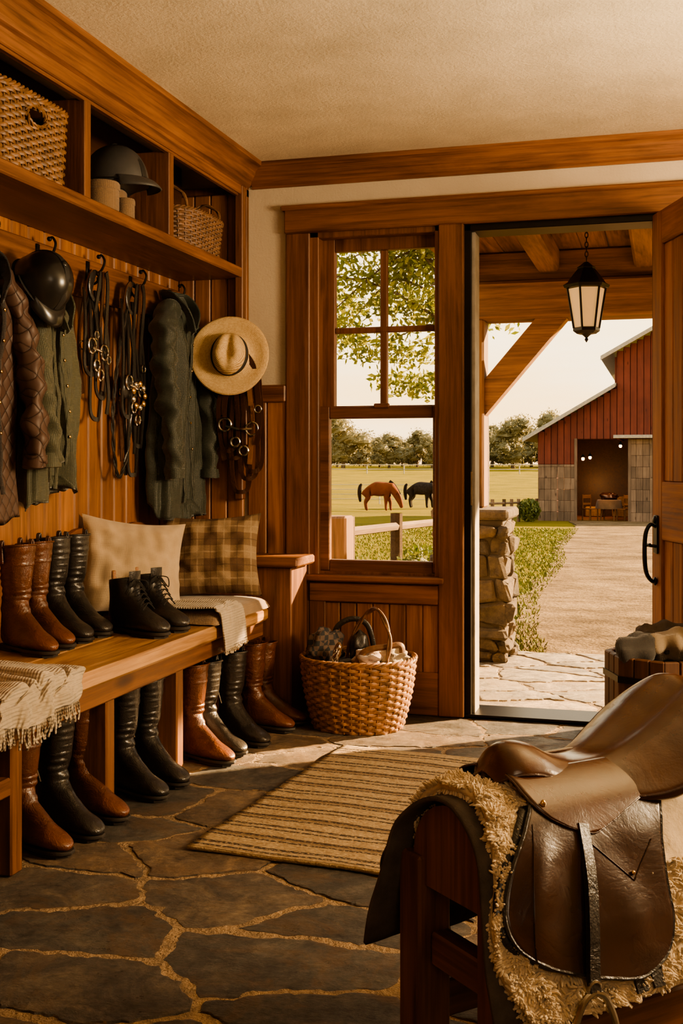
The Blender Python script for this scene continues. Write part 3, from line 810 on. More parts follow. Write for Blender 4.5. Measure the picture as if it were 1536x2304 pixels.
lump('cloth','pale rumpled cloth in the basket','cloth',(wb[0]+.14,wb[1]+.03,.295),(.075,.07,.045),M['palecloth'],3)
lump('leather_pouch','dark leather pouch tucked in the basket','pouch',(wb[0]-.0,wb[1]+.03,.32),(.045,.035,.08),M['blackl'],4,.12)
lump('cloth','brown rag lying in the basket','cloth',(wb[0]-.0,wb[1]+.0,.235),(.17,.15,.05),M['darkcloth'],6)
mb=MB();mb.tube(cr([(-.09,0,0),(-.085,.0,.12),(-.02,0,.17),(.05,0,.15),(.08,0,.06),(.07,0,0)],8),.012,.004,N=(0,1,0));mb.build('leather_strap',M['blackl'],None,(wb[0]-.04,wb[1]+.09,.27),(0,0,.2),'looped black leather strap sticking out of the basket','strap')
mb=MB();mb.tube(cr([(-.09,0,-.02),(-.05,-.01,.03),(.03,-.01,.045),(.09,0,.05),(.10,0,.02)],8),.014,.012);mb.build('curved_stick',M['wickerd'],None,(wb[0]+.11,wb[1]-.09,.31),(0,0,.3),'curved brown wooden stick lying over the basket rim','stick')
br_=thing('grooming_brush','wooden grooming brush with pale bristles in the basket','brush',(wb[0]-.065,wb[1]-.10,.325),(.3,.25,.2))
mb=MB();mb.blob((0,0,0),(.017,.009,.05),0,1,16,10);mb.build('brush_back',M['wickerl'],br_,smooth=180)
mb=MB()
for i in range(40):
    a=random.uniform(-.012,.012);c=random.uniform(-.04,.04);mb.tube([(a,-.006,c),(a*1.1,-.028,c*1.05)],.0018,n=4)
mb.build('bristles',M['palecloth'],br_,kind='stuff')
sb=thing('wicker_basket','rectangular golden wicker basket with cut-out handle in the cubby','basket',loc=(-2.03,3.19,2.012))
mb=MB();wicker(mb,.12,.215,.25,.07,20,38,6.,.0062,hole=(lambda P:P.x>.1 and abs(P.y-.0)<.05,.165,.215));mb.build('basket_body',M['wickerl'],sb)
mb=MB()
for ph in (0,pi): mb.tube([Vector((.130+.004*math.cos(k*1.3+ph),(.056+.004*math.sin(k*1.3+ph))*math.cos(k*2*pi/30),.19+(.030+.004*math.sin(k*1.3+ph))*math.sin(k*2*pi/30))) for k in range(30)],.0045,n=6,closed=True)
mb.build('handle',M['wickerl'],sb)
sb2=thing('wicker_basket','oval brown wicker basket with hoop handles in the cubby','basket',loc=(-2.0,4.56,2.012))
mb=MB();wicker(mb,.11,.20,.155,.14,16,36,3.,.005);mb.build('basket_body',M['wickerd'],sb2)
for s in (-1,1):
    mb=MB();hp=cr([(.09,s*.17,.15),(.08,s*.19,.215),(0.01,s*.20,.255),(-.06,s*.19,.215),(-.07,s*.17,.15)],8)
    for ph in (0,pi): mb.tube([p+Vector((0,math.cos(i*.6+ph),math.sin(i*.6+ph)))*.004 for i,p in enumerate(hp)],.005,n=6)
    mb.build('handle',M['wickerd'],sb2)

# ---------------- helmets
def helmet(label,loc,rot,mat,sc=1.,strap=True):
    t=thing('riding_helmet',label,'helmet',loc,rot,scale=(sc,)*3)
    mb=MB();rs=[];n=40
    for j in range(0,15):
        ph=pi/2*j/15;r=math.cos(ph)**.85;z=math.sin(ph)
        rs.append([Vector((.122*r*math.cos(2*pi*k/n),.10*r*math.sin(2*pi*k/n)*(1-.03*math.cos(2*pi*k/n)),.135*z-(.025*(1-z) if math.cos(2*pi*k/n)<-.2 else 0))) for k in range(n)])
    inner=[[p*.9 for p in rs[0]]]+[[p*.93 for p in rs[0]]]
    mb.rings(inner+rs);mb.build('shell',mat,t,smooth=180)
    mb=MB()
    def vis(u,v):
        a=lerp(-.95,.95,u);e=.055*max(0,math.cos(a*1.6))**.6
        return Vector(((.118+e*v)*math.cos(a),(.098+e*v*.5)*math.sin(a),.016-.034*v*v))
    mb.grid(vis,24,6);mb.build('visor',mat,t,smooth=180,solid=.005)
    mb=MB();mb.tube([Vector((.124*math.cos(2*pi*k/n),.102*math.sin(2*pi*k/n),.006-(.025 if math.cos(2*pi*k/n)<-.2 else 0))) for k in range(n)],.006,.002,N=(0,0,1),n=6,closed=True);mb.build('rim_band',M['ribbon'],t)
    mb=MB();mb.tube([Vector((.1215*math.cos(.15+k*(pi-.3)/20),0,.1365*math.sin(.15+k*(pi-.3)/20))) for k in range(21)],.003,.014,N=(0,1,0),n=6);mb.build('centre_ridge',M['ribbon'],t)
    mb=MB();mb.blob((0,0,.137),(.014,.014,.007),0,1,12,8);mb.build('button',mat,t)
    if strap:
        mb=MB()
        for s in (-1,1): mb.tube(cr([(.05,s*.09,0),(.03,s*.085,-.06),(.02,s*.05,-.12),(.02,0,-.135)],6),.008,.0015,N=(1,0,0),sq=True);mb.tube(cr([(-.06,s*.085,-.015),(-.01,s*.086,-.05),(.03,s*.085,-.06)],5),.008,.0015,N=(0,1,0),sq=True)
        mb.build('chin_strap',M['ribbon'],t)
    return t
helmet('glossy black riding helmet hanging from a hook over the jackets',(-2.06,3.48,1.725),(0,math.radians(60),math.radians(-12)),M['helmet'],.93)
helmet('charcoal grey riding helmet resting on boxes in the cubby',(-2.0,3.91,2.155),(0,math.radians(0),math.radians(-10)),M['velvet'],1.14,False)
def can(label,loc,r,h,rot=0):
    t=thing('canvas_box',label,'box',loc,(0,0,rot),group='canvas boxes in the cubby')
    mb=MB();mb.lathe([(r*.9,0),(r,.01),(r,h*.8),(r*.97,h*.82)],28);mb.build('body',M['canvas'],t)
    mb=MB();mb.lathe([(r*1.04,h*.78),(r*1.06,h*.8),(r*1.05,h),(r*.98,h+.006),(r*.2,h+.008)],28);mb.build('lid',M['canvas'],t)
can('round tan canvas box under the helmet',(-2.04,3.92,2.012),.075,.125)
can('small round tan canvas box with lid in the cubby',(-1.94,3.70,2.012),.06,.10)
can('small round tan canvas box with lid in the cubby',(-1.93,3.86,2.012),.035,.075)
can('low round tan canvas box with lid in the cubby',(-2.08,3.62,2.012),.065,.18)

# ---------------- jackets
def jacket(name,label,loc,hw,L_,dp,mat,cmat,seed,rotz=0,sides=(-1,1),lump_=.012,fa_=1.):
    t=thing(name,label,'jacket',loc,(0,0,rotz))
    mb=MB();rs=[];n=120;R=60
    for j in range(R+1):
        f=j/R;w=hw*(.20+.80*min(1,f/.16)**.7)*(1+.20*f);d=dp*(.4+.6*min(1,f/.25));xc=dp+.015
        r=[]
        for k in range(n):
            th=2*pi*k/n
            fa=min(1,f*2.)*fa_
            fo=1+(.34*math.sin(4*th+seed+1.6*f)+.30*math.sin(7*th+seed*2-f*2.2)+.16*math.sin(13*th+seed*3+f*3))*fa
            p=Vector((xc+d*math.cos(th)*fo,w*math.sin(th)*(.90+.10*fo),-L_*f-.02*math.cos(th)*f-.045*math.sin(th+seed)*f-.012*math.sin(5*th+seed)*f))
            fr=math.exp(-((th-.08)/.20)**2)+math.exp(-((th-2*pi-.08)/.20)**2);p.x-=d*1.1*fr*min(1,f*3)
            p+=noise.noise_vector(Vector((p.x*7,p.y*9,p.z*3.2))+Vector((seed,)*3))*lump_*1.8+noise.noise_vector(p*18+Vector((seed,)*3))*lump_*.5
            p.x=max(.004,p.x);r.append(p)
        rs.append(r)
    last=rs[-1];c=sum(last,Vector())/n
    rs.append([c+(p-c)*.9+Vector((0,0,.02)) for p in last]);rs.append([c+(p-c)*.5+Vector((0,0,.06)) for p in last])
    mb.rings(rs);mb.build('body',mat,t,smooth=180,fixn=True)
    for s in sides:
        mb=MB();P=cr([(dp+.01,s*hw*.45,-.08*L_),(dp+.03,s*hw*.92,-.18*L_),(dp+.06,s*hw*1.14,-.38*L_),(dp+.085,s*hw*1.15,-.60*L_),(dp+.095,s*hw*1.06,-.84*L_)],14)
        mb.tube(P,lambda q:.070-.020*q+.003*math.sin(q*30),lambda q:.050-.012*q+.006*math.sin(q*31+1),n=26)
        for i,v in enumerate(mb.v): v.x+=.007*math.sin(v.z*70+v.y*30+seed)
        mb.disp(.016,9,seed+s);mb.disp(.009,22,seed+s);mb.build('sleeve',mat,t,smooth=180)
        e=P[-1];mb=MB();mb.tube([e+Vector((0,0,.03)),e+Vector((0,0,-.012))],.053,.041,n=22);mb.disp(.014,9,seed+s);mb.build('cuff',mat,t)
    mb=MB();mb.tube(cr([(.02,-hw*.05,.0),(dp+.03,-hw*.32,-.01),(dp*2+.03,-hw*.28,-.07),(dp*2+.04,-hw*.06,-.15)],6),.038,.007,n=10);mb.tube(cr([(dp*2+.04,hw*.10,-.15),(dp*2+.03,hw*.30,-.07),(dp+.03,hw*.32,-.01),(.02,hw*.05,.0)],6),.038,.007,n=10);mb.disp(.008,18,seed);mb.build('collar',cmat,t,smooth=180)
    for s in (-1,1):
        mb=MB();P=[Vector((dp*2+.010+.008*math.sin(q*7+seed),.012+s*.022+.01*math.sin(q*4+seed)+s*.018*q,-L_*(.14+.82*q))) for q in [k/20 for k in range(21)]];mb.tube(P,.010,.005,N=(1,0,0),n=8);mb.disp(.01,14,seed);mb.build('placket',cmat,t)
    for k in range(5):
        p=P[2+k*3];mb=MB();mb.blob(p+Vector((.008,0,0)),(.004,.006,.006),0,1,10,6);mb.build('button',M['brass'],t)
    mb=MB();mb.tube(cr([(.03,-.015,-.01),(.04,-.008,.03),(.04,.008,.03),(.03,.015,-.01)],4),.003,n=5);mb.build('hanging_loop',M['ribbon'],t)
    return t
jacket('quilted_jacket','brown diamond-quilted jacket hanging on an iron hook',(-2.175,3.25,1.80),.155,.82,.035,M['quilt'],M['lining'],1.,fa_=.5)
jacket('waxed_jacket','olive green waxed cotton jacket hanging under the helmet',(-2.178,3.645,1.74),.14,.74,.045,M['green'],M['green'],4.,sides=(-1,))
jacket('waxed_jacket','dark green waxed riding coat hanging by the corner',(-2.17,4.68,1.85),.18,.94,.06,M['dgreen'],M['dgreen'],8.)

# ---------------- hat
hat=thing('straw_hat','wide brimmed straw hat with black ribbon hanging at the corner','hat',(-1.885,4.80,1.60),(math.radians(82),math.radians(4),math.radians(14)))
mb=MB();n=64;rs=[]
for r,z in [(.175,-.004),(.176,0),(.17,.004),(.145,.000),(.12,-.004),(.098,0),(.088,.008)]:
    rs.append([Vector((r*math.cos(2*pi*k/n),r*1.02*math.sin(2*pi*k/n),z+(r-.09)*.12*math.cos(4*pi*k/n))) for k in range(n)])
for r,z in [(.084,.03),(.078,.06),(.07,.083),(.055,.098),(.035,.098),(.015,.092),(.004,.09)]:
    ring=[]
    for k in range(n):
        a=2*pi*k/n;x=r*math.cos(a)*.88;yv=r*math.sin(a)*1.12
        pin=.022*math.exp(-(x/.02)**2)*clamp((z-.05)/.04)*(1 if yv>-.03 else .5)+.012*math.exp(-((abs(x)-.06)/.02)**2)*clamp((z-.05)/.04)*(yv>0)
        ring.append(Vector((x,yv,z-pin)))
    rs.append(ring)
mb.rings(rs,cap=(False,True));mb.build('straw_body',M['straw'],hat,smooth=180,solid=.003)
mb=MB();mb.rings([[Vector((rr*math.cos(2*pi*k/n)*.93,rr*math.sin(2*pi*k/n)*1.06,zz)) for k in range(n)] for rr,zz in ((.088,.010),(.092,.012),(.089,.032),(.085,.034))]);mb.build('ribbon',M['ribbon'],hat)

# ---------------- tack
def strap(mb,pts,w=.008,h=.0025,k=8): mb.tube(cr(pts,k),w,h,N=(1,0,0),sq=True)
def bridle(label,loc,width,length,seed,mat,mat2,studs=False,rotz=0,name='bridle',ws=1.,loops=3):
    t=thing(name,label,'bridle',loc,(0,0,rotz));rnd=random.Random(seed)
    mb=MB();R=width*.30
    mb.tube([Vector((.055,R*math.cos(2*pi*k/24),-.03+R*1.2*math.sin(2*pi*k/24)-R*.8)) for k in range(24)],.010*ws,.004,N=(1,0,0),n=8,closed=True)
    mb.build('headpiece',mat,t)
    for i in range(5):
        mb=MB();a=-width/2+width*(i+.5)/5;b=a*1.15+rnd.uniform(-.01,.01);zb=-length*rnd.uniform(.6,.98);x=.02+.008*i%.05+.012*rnd.random()
        strap(mb,[(x+.03,a*.4,-.01),(x+.02,a*.9,-.08),(x,b,zb*.55),(x+.012,b*1.05,zb*.85),(x+.01,b*.9,zb)],(.009+rnd.random()*.003)*ws)
        mb.build('strap',mat if i%3 else mat2,t)
        if i%2==0:
            mb=MB();mb.torus((x+.014,b*1.03,zb*.62),.016,.0034,ax=0,n=14);mb.build('buckle',M['steel'],t)
    for i in range(loops):
        mb=MB();s=(-1,1,0,-.5,.6)[i];y0=s*width*.3;zl=-length*(.62+.14*(i%3)+.05*(i>2))
        strap(mb,[(.04,y0-.02,-.08),(.06,y0-.045,zl*.6),(.05,y0-.035,zl),(.06,y0,zl-.04),(.05,y0+.04,zl),(.06,y0+.045,zl*.6),(.04,y0+.02,-.08)],.0085*ws,.003);mb.build('rein',mat,t)
    for i in range(4):
        mb=MB();yy=(-.35,.3,-.1,.1)[i]*width;zz=-length*(.5,.53,.62,.68)[i]
        mb.torus((.068,yy,zz),.029 if i<2 else .021,.0048,ax=0,n=20);mb.build('bit_ring',M['steel'],t)
    mb=MB();mb.tube(cr([(.068,-.33*width,-length*.51),(.078,0,-length*.53),(.068,.3*width,-length*.53)],6),.006,n=8);mb.build('mouthpiece',M['steel'],t)
    if studs:
        for i in range(9):
            a=i*2*pi/9;mb=MB();mb.blob((.080,.055*math.cos(a)+.01,-length*.56+.05*math.sin(a)),(.009,.015,.015),0,1,12,8);mb.build('stud',M['steel'] if i%2 else M['brass'],t)
        for s in (-1,1):
            mb=MB();mb.blob((.05,s*.05,-length*.52),(.018,.045,.05),.05,2,18,12);mb.build('blinker',mat,t,smooth=180)
        mb=MB();P=cr([(.05,-.05,-.12),(.05,-.13,-.35),(.05,-.17,-.6),(.05,-.12,-length*.96),(.05,-.03,-length*.8),(.05,.0,-length*.5)],14)
        for ph in (0,pi): mb.tube([p+Vector((math.cos(i*.8+ph),math.sin(i*.8+ph),0))*.004 for i,p in enumerate(P)],.0045,n=6)
        mb.build('braided_rein',mat,t)
    return t
bridle('black leather bridle with steel bit hanging on a hook',(-2.175,3.99,1.865),.15,.60,3,M['blackl'],M['darkbrownl'])
bridle('black driving bridle with blinkers, studs and braided reins',(-2.175,4.31,1.865),.17,.84,5,M['blackl'],M['darkbrownl'],True)
bridle('bundle of dark and tan leather reins hanging below the straw hat',(-1.85,4.898,1.62),.20,.66,9,M['darkbrownl'],M['tanl'],False,-pi/2,'rein_bundle',1.1,5)

# ---------------- rug
mb=MB()
def rugf(u,v):
    x=lerp(-.345,.345,u);yv=lerp(-.63,.63,v)
    return Vector((x+.004*math.sin(v*40)*(abs(u-.5)>.45),yv+.008*noise.noise(Vector((x*6,yv,1))),.009+.005*noise.noise(Vector((x*4,yv*3,2)))))
mb.grid(rugf,30,60)
mb.build('jute_rug',M['rug'],None,(-.935,3.66,0),(0,0,math.radians(-5)),'natural jute rug with thin dark brown stripes on the flagstones','rug',smooth=180,solid=.010,off=-.4)

# ---------------- saddle stand & saddle (local frame)
LOC=(-.272,2.054,0);RZ=math.radians(45.9)
def arch(s,R,zt,pm=1.25):
    sg=1 if s>=0 else -1;a=abs(s);sm=R*pm;ph=min(a,sm)/R;e=max(0,a-sm)
    return -sg*(R*math.sin(ph)+math.cos(pm)*e), zt-R+R*math.cos(ph)-math.sin(pm)*e
st=thing('saddle_stand','wooden sawhorse style saddle stand with upright square legs','stand',LOC,(0,0,RZ))
for dx in (-.125,.52):
    mb=MB();poly=[(dx,-.12,.36),(dx,-.12,.41)]+[(dx,-.12*math.cos(pi*k/14),.41+.11*math.sin(pi*k/14)) for k in range(1,14)]+[(dx,.12,.41),(dx,.12,.36)]
    mb.extr(poly,(.05,0,0));mb.build('end_board',M['woodz'],st,smooth=0,fixn=True)
mb=MB()
for k in range(9):
    a=pi*(k+.5)/9;c=Vector((0,.104*math.cos(a),.405+.104*math.sin(a)))
    Mx=Matrix.Translation(c)@Matrix.Rotation(a-pi/2,4,'X');mb.box((-.10,-.02,-.010),(.57,.02,.010),.003,Mx)
mb.build('slat',M['woodx'],st,smooth=0)
for X in (-.125,.52):
    for s in (-1,1):
        mb=MB();mb.box((X-.012,s*.118-.034,0),(X+.058,s*.118+.034,.41),.005);mb.build('leg',M['woodz'],st,smooth=0)
for X in (-.115,.53): MB().box((X,-.08,.215),(X+.04,.08,.275),.004).build('cross_rail',M['woody'],st,smooth=0)
for s in (-1,1): MB().box((-.07,s*.118-.02,.10),(.52,s*.118+.02,.17),.004).build('stretcher',M['woodx'],st,smooth=0)
DZ=.010
mb=MB()
def felt(u,v):
    s=lerp(-.40,.39,v);X=lerp(-.165,.40,u)+.03*math.cos(s*9)*(u<.5)*(1-u*2)*.6;yv,z=arch(s,.137,.535)
    k=.008*noise.noise(Vector((X*9,s*9,2)));return Vector((X,yv-k*(1 if s>0 else -1),z+k))
mb.grid(felt,30,50);mb.build('saddle_cloth',[M['felt']],None,LOC,(0,0,RZ),'grey felt saddle cloth draped over the wooden stand','saddle cloth',smooth=180,solid=.008,off=0)
rnd=random.Random(4)
def flc(u,v):
    s=lerp(-.25,.42,v);w=.012*noise.noise(Vector((s*12,1,u)))
    X0=-.115+w- .05*clamp((s-.1)/.15)+.05*clamp((s-.33)/.10);X1=.50+w-.03*clamp((s-.25)/.15)
    X=lerp(X0,X1,u);yv,z=arch(s,.149,.550);k=.005*noise.noise(Vector((X*25,s*25,5)))
    return Vector((X,yv-k*(1 if s>0 else -1),z+k))
fl=thing('sheepskin_pad','fluffy cream sheepskin saddle pad under the leather saddle','saddle pad',LOC,(0,0,RZ))
mb=MB();mb.grid(flc,60,60);mb.build('hide',M['fleece'],fl,smooth=180,solid=.014,off=0)
mb=MB()
def tuft(q,d,l,r,curl):
    o=d.orthogonal().normalized();o2=d.cross(o);ns=5;rsx=[]
    for j in range(4):
        t=j/3;c=q+d*l*t+curl*(t*t);rr=r*(1,1.2,1.1,.6)[j]
        rsx.append([c+(o*math.cos(2*pi*i/ns)+o2*math.sin(2*pi*i/ns))*rr for i in range(ns)])
    mb.rings(rsx,cap=(False,True))
for i in range(26000):
    r_=rnd.random()
    if r_<.45: u=rnd.choice((rnd.uniform(0,.08),rnd.uniform(0,.08),rnd.uniform(.93,1)));v=rnd.random()
    elif r_<.55: u=rnd.random();v=rnd.choice((rnd.uniform(0,.03),rnd.uniform(.96,1)))
    else: u=rnd.random();v=rnd.random()
    s=lerp(-.25,.42,v)
    if .14<u<.84 and -.12<s<.22: continue
    if .22<u<.5 and .22<s<.37: continue
    p=flc(u,v);a=flc(min(1,u+.01),v)-flc(max(0,u-.01),v);b=flc(u,min(1,v+.01))-flc(u,max(0,v-.01))
    nn=a.cross(b).normalized()
    if nn.dot(Vector((0,p.y,p.z-.40)))<0: nn=-nn
    ex=Vector((-1 if u<.06 else (1 if u>.94 else 0),0,0))*rnd.uniform(.2,1.2)
    sgn=1 if not(u<.04 and rnd.random()<.35) else -1
    cl_n=noise.noise_vector(p*38)
    d=(nn*sgn+ex+Vector((rnd.uniform(-1,1),rnd.uniform(-1,1),rnd.uniform(-1,.3)))*.35+cl_n*1.3).normalized()
    l=rnd.uniform(.005,.013);curl=(Vector((rnd.uniform(-1,1),rnd.uniform(-1,1),rnd.uniform(-1.2,.4)))*.5+cl_n)*l*.7
    tuft(p+nn*.006*sgn,d,l,rnd.uniform(.0017,.0027),curl)
mb.build('fleece',M['fleece'],fl,smooth=180,kind='stuff')
sd=thing('saddle','polished brown leather english saddle resting on sheepskin','saddle',(LOC[0],LOC[1],DZ),(0,0,RZ))
tz=[(-.055,.566),(-.035,.588),(-.01,.600),(.03,.596),(.08,.572),(.14,.556),(.20,.556),(.27,.576),(.34,.612),(.40,.648),(.445,.668),(.468,.660),(.482,.634)]
tw=[(-.055,.030),(-.035,.050),(-.01,.062),(.03,.068),(.08,.078),(.14,.100),(.20,.130),(.27,.156),(.34,.168),(.40,.158),(.445,.118),(.468,.070),(.482,.012)]
td=[(-.055,.016),(-.035,.026),(-.01,.034),(.03,.036),(.08,.032),(.14,.034),(.20,.040),(.27,.046),(.34,.044),(.40,.036),(.445,.030),(.482,.026)]
mb=MB();rs=[]
for i in range(80):
    X=lerp(-.055,.482,i/79);zc=sinterp(tz,X);w=max(.006,sinterp(tw,X));dr=sinterp(td,X);r=[]
    tt=.010*clamp((X+.057)/.03)*clamp((.484-X)/.02)
    bowl=.016*clamp((X-.12)/.15)*clamp((.478-X)/.05)
    for k in range(48):
        a=2*pi*k/48;ca=math.cos(a);sa=math.sin(a);yv=w*math.copysign(abs(ca)**.8,ca)
        q=abs(yv/w)
        base=zc-dr*q**2.2+bowl*math.sin(pi*min(1,q*1.15))
        z=base+tt*abs(sa)**.7 if sa>=0 else base-(.006+.040*clamp((X-.14)/.12)*clamp((.484-X)/.04))*abs(sa)**.6
        r.append(Vector((X,yv,z)))
    rs.append(r)
mb.rings(rs,flip=True);mb.build('seat',M['seat'],sd,smooth=180)
mb=MB()
edge=[rs[i][0] for i in range(80)]+[rs[i][24] for i in range(79,-1,-1)]
mb.tube(edge,.0028,n=6,closed=True);mb.build('seat_welt',M['darkbrownl'],sd)
xl=[(.10,-.03),(.15,-.065),(.21,-.115),(.27,-.145),(.31,-.148),(.345,-.128),(.38,-.075),(.405,-.01),(.42,.05),(.427,.09)]
xr=[(.10,.26),(.16,.235),(.22,.212),(.30,.200),(.345,.198),(.38,.186),(.405,.165),(.42,.135),(.427,.105)]
def surf(X,s,side,off=0.,R=.164,zt=.566):
    yv,z=arch(s*.97,R,zt)
    o=off+.012*math.exp(-((X-lerp(-.02,-.10,clamp((s-.1)/.2)))/.035)**2)*math.exp(-((s-.27)/.08)**2)+.010*math.exp(-((X-.06)/.13)**2)*clamp((s-.18)/.15)
    o+=.0035*noise.noise(Vector((X*14,s*9,side*3)))*clamp((s-.12)/.1)
    nx=Vector((0,-math.cos(.25),math.sin(.25)))*o
    return Vector((X,(yv+nx.y)*side,z+nx.z*.6))
def pf_(XL,XR,s0,s1,side,off):
    return lambda u,v:(lambda s:surf(lerp(sinterp(XL,s),sinterp(XR,s),u),s,side,off(s) if callable(off) else off))(lerp(s0,s1,v))
for sd_ in (1,-1):
    f=pf_(xl,xr,.10,.427,sd_,.0)
    mb=MB();mb.grid(f,44,54);mb.build('flap',M['saddle'],sd,smooth=180,solid=.006)
    mb=MB();out=[f(0,k/54) for k in range(55)]+[f(k/10,1) for k in range(1,10)]+[f(1,1-k/54) for k in range(55)];mb.tube(out,.004,n=6);mb.build('flap_binding',M['blackl'],sd)
    f2=pf_([(s,x-.014) for s,x in xl],[(s,x+.014) for s,x in xr],.12,.422,sd_,-.012);mb=MB();mb.grid(f2,24,30);mb.build('sweat_flap',M['blackl'],sd,smooth=180,solid=.006)
    sl=[(.03,-.040),(.06,-.042),(.09,-.042),(.12,-.034),(.145,-.016),(.165,.012),(.178,.040),(.184,.06)];sr=[(.03,.30),(.06,.30),(.09,.285),(.11,.26),(.13,.215),(.15,.165),(.168,.12),(.178,.092),(.184,.07)]
    f3=pf_(sl,sr,.03,.184,sd_,lambda s:.012-.006*clamp((s-.05)/.1));mb=MB();mb.grid(f3,40,34);mb.build('skirt',M['seat'],sd,smooth=180,solid=.005)
    mb=MB();out=[f3(0,k/34) for k in range(35)]+[f3(1,1-k/34) for k in range(35)];mb.tube(out,.0024,n=6);mb.build('skirt_edge',M['darkbrownl'],sd)
    mb=MB()
    mb.tube([surf(lerp(.04,.125,q/12),lerp(.19,.275,q/12),sd_,.004) for q in range(13)],.0011,n=5)
    mb.tube([surf(lerp(.125,.185,q/8),lerp(.275,.215,q/8),sd_,.004) for q in range(9)],.0011,n=5)
    mb.tube([surf(-.055-.055*math.sin(q/16*1.6),lerp(.15,.36,q/16),sd_,.004) for q in range(17)],.0011,n=5)
    mb.build('seam',M['saddle'],sd)
    p=surf(.125,.262,sd_,.006);mb=MB();mb.blob(p,(.004,.003,.004),0,1,10,8);mb.build('stud',M['brass'],sd)
    p=surf(-.02,.115,sd_,.014);mb=MB();mb.blob(p,(.006,.004,.007),0,1,10,8);mb.build('dee_ring',M['brass'],sd)
    mb=MB()
    for off in (.006,.012): mb.tube(cr([surf(.045,.165,sd_,off-.004),surf(.025,.25,sd_,off+.002),surf(.005,.33,sd_,off+.003),surf(-.008,.39,sd_,off+.002),surf(-.014,.425,sd_,off)],8),.011,.0022,N=(0,1,0),sq=True)
    mb.build('stirrup_leather',M['blackl'],sd)
    b0=surf(-.014,.425,sd_,.009)
    mb=MB();sh=[(-.0,0,.0),(-.022,0,-.012),(-.042,0,-.05),(-.052,0,-.095),(-.050,0,-.11)]
    P=cr([b0+Vector(q) for q in sh],8)
    mb.tube(P,.006,n=8);mb.tube([Vector((2*b0.x-p.x,p.y,p.z)) for p in P],.006,n=8)
    mb.box((b0.x-.054,b0.y-.015,b0.z-.115),(b0.x+.054,b0.y+.015,b0.z-.105),.003)
    mb.torus((b0.x,b0.y,b0.z+.004),.012,.0035,ax=1,n=14)
    mb.build('stirrup_iron',M['steel'],sd)
    for X in (.10,.14):
        mb=MB();mb.tube(cr([surf(X,.36,sd_,-.016),surf(X,.42,sd_,-.012),surf(X,.455,sd_,-.01)],4),.012,.0025,N=(0,1,0),sq=True);mb.build('girth_strap',M['blackl'],sd)
    mb=MB();P=cr([(.24,-.085*sd_,.520),(.32,-.10*sd_,.535),(.40,-.10*sd_,.56),(.45,-.07*sd_,.585)],8)
    mb.tube(P,lambda q:.045*min(1,(1.02-q)*6)**.5*min(1,(q+.03)*8)**.5,lambda q:.026*min(1,(1.02-q)*6)**.5*min(1,(q+.03)*8)**.5,N=(0,0,1),n=14);mb.build('panel',M['darkbrownl'],sd,smooth=180)

# ---------------- wooden tub with cloth
TX,TY=.0,4.44
tub=thing('wooden_tub','octagonal stave wooden tub standing beside the open door','planter',(TX,TY,0),(0,0,math.radians(20)))
mb=MB();n=8
for k in range(n):
    a=2*pi*k/n;w=.215*math.tan(pi/n)
    Mx=Matrix.Rotation(a,4,'Z')
    for q in range(3): mb.box((.185,lerp(-w,w,q/3)+.0015,0),(.212,lerp(-w,w,(q+1)/3)-.0015,.41),.004,Mx)
mb.lathe([(.19,.02),(.19,.04)],24);mb.build('stave',M['tubw'],tub,smooth=0)
for z in (.06,.33):
    mb=MB();mb.rings([[Vector((r*math.cos(2*pi*(k+.5)/n),r*math.sin(2*pi*(k+.5)/n),zz)) for k in range(n)] for r,zz in ((.231,z-.012),(.2345,z-.012),(.2345,z+.012),(.231,z+.012))],closed=False)
    mb.build('hoop',M['iron'],tub,smooth=0)
for i,(dx,dy,z,rz,w,h,mt,lb) in enumerate([(-.07,-.06,.415,.3,.085,.045,'darkcloth','dark folded horse blanket heaped in the tub'),(.06,-.07,.43,-.2,.075,.05,'palecloth','pale quilted cloth piled in the tub'),(.02,.07,.43,.15,.09,.06,'felt','grey wool blanket stuffed in the tub')]):
    mb=MB();P=[Vector((x,.015*math.sin(x*20+i),.02*math.cos(x*9))) for x in [lerp(-.12,.12,k/24) for k in range(25)]]
    mb.tube(P,lambda q:w*(1-abs(2*q-1)**6*.5)*(1+.12*math.sin(q*21)),lambda q:h*(1-abs(2*q-1)**6*.5)*(1+.15*math.sin(q*17+1)),N=(0,0,1),n=30)
    for k,v in enumerate(mb.v): v.z+=.010*math.sin(v.y*90+v.x*12+i)
    mb.disp(.014,13,i);mb.build('folded_blanket',M[mt],None,(TX+dx,TY+dy,z),(0,0,rz),lb,'blanket',smooth=180)

# ---------------- outside: terrain
KN=[(5.15,-.06),(7,-.06),(45,-1.12),(60,-1.54),(72,-1.6),(120,-.9),(200,.35),(400,.4)]
def gz(y): return interp(KN,y)
ys=sorted(set([5.16,6.95,7,8,9,10,12,14,17,20,25,30,35,40,45,50,55,60,66,72,80,90,105,120,140,160,180,200,240,300,400]))
xs=[-260,-160,-110,-80,-60,-45,-35,-28,-22,-17,-13,-10,-7,-5,-3,-1,1,4,8,14,25,45,80,140]
vs=[];fs=[]
for yv in ys:
    for x in xs: vs.append((x,yv,gz(yv)))
nx=len(xs)
for i in range(len(ys)-1):
    for j in range(nx-1): fs.append([i*nx+j,i*nx+j+1,(i+1)*nx+j+1,(i+1)*nx+j])
mb=MB();mb.add(vs,fs);o=mb.build('grass_field',M['lawn'],None,label='sunlit green pasture grass rolling to the treeline',cat='grass',smooth=180,kind='stuff')
mb=MB();PL=[(6.94,-.85),(8,-1.03),(11,-1.33),(16.5,-1.55),(21,-1.96),(30,-2.4),(37,-2.8),(43.3,-3.5)];PR=[(6.94,2.6),(20,2.2),(43.3,1.)]
py=sorted(set([6.94,7]+[7+k*.3 for k in range(1,120)]+[43.3]))
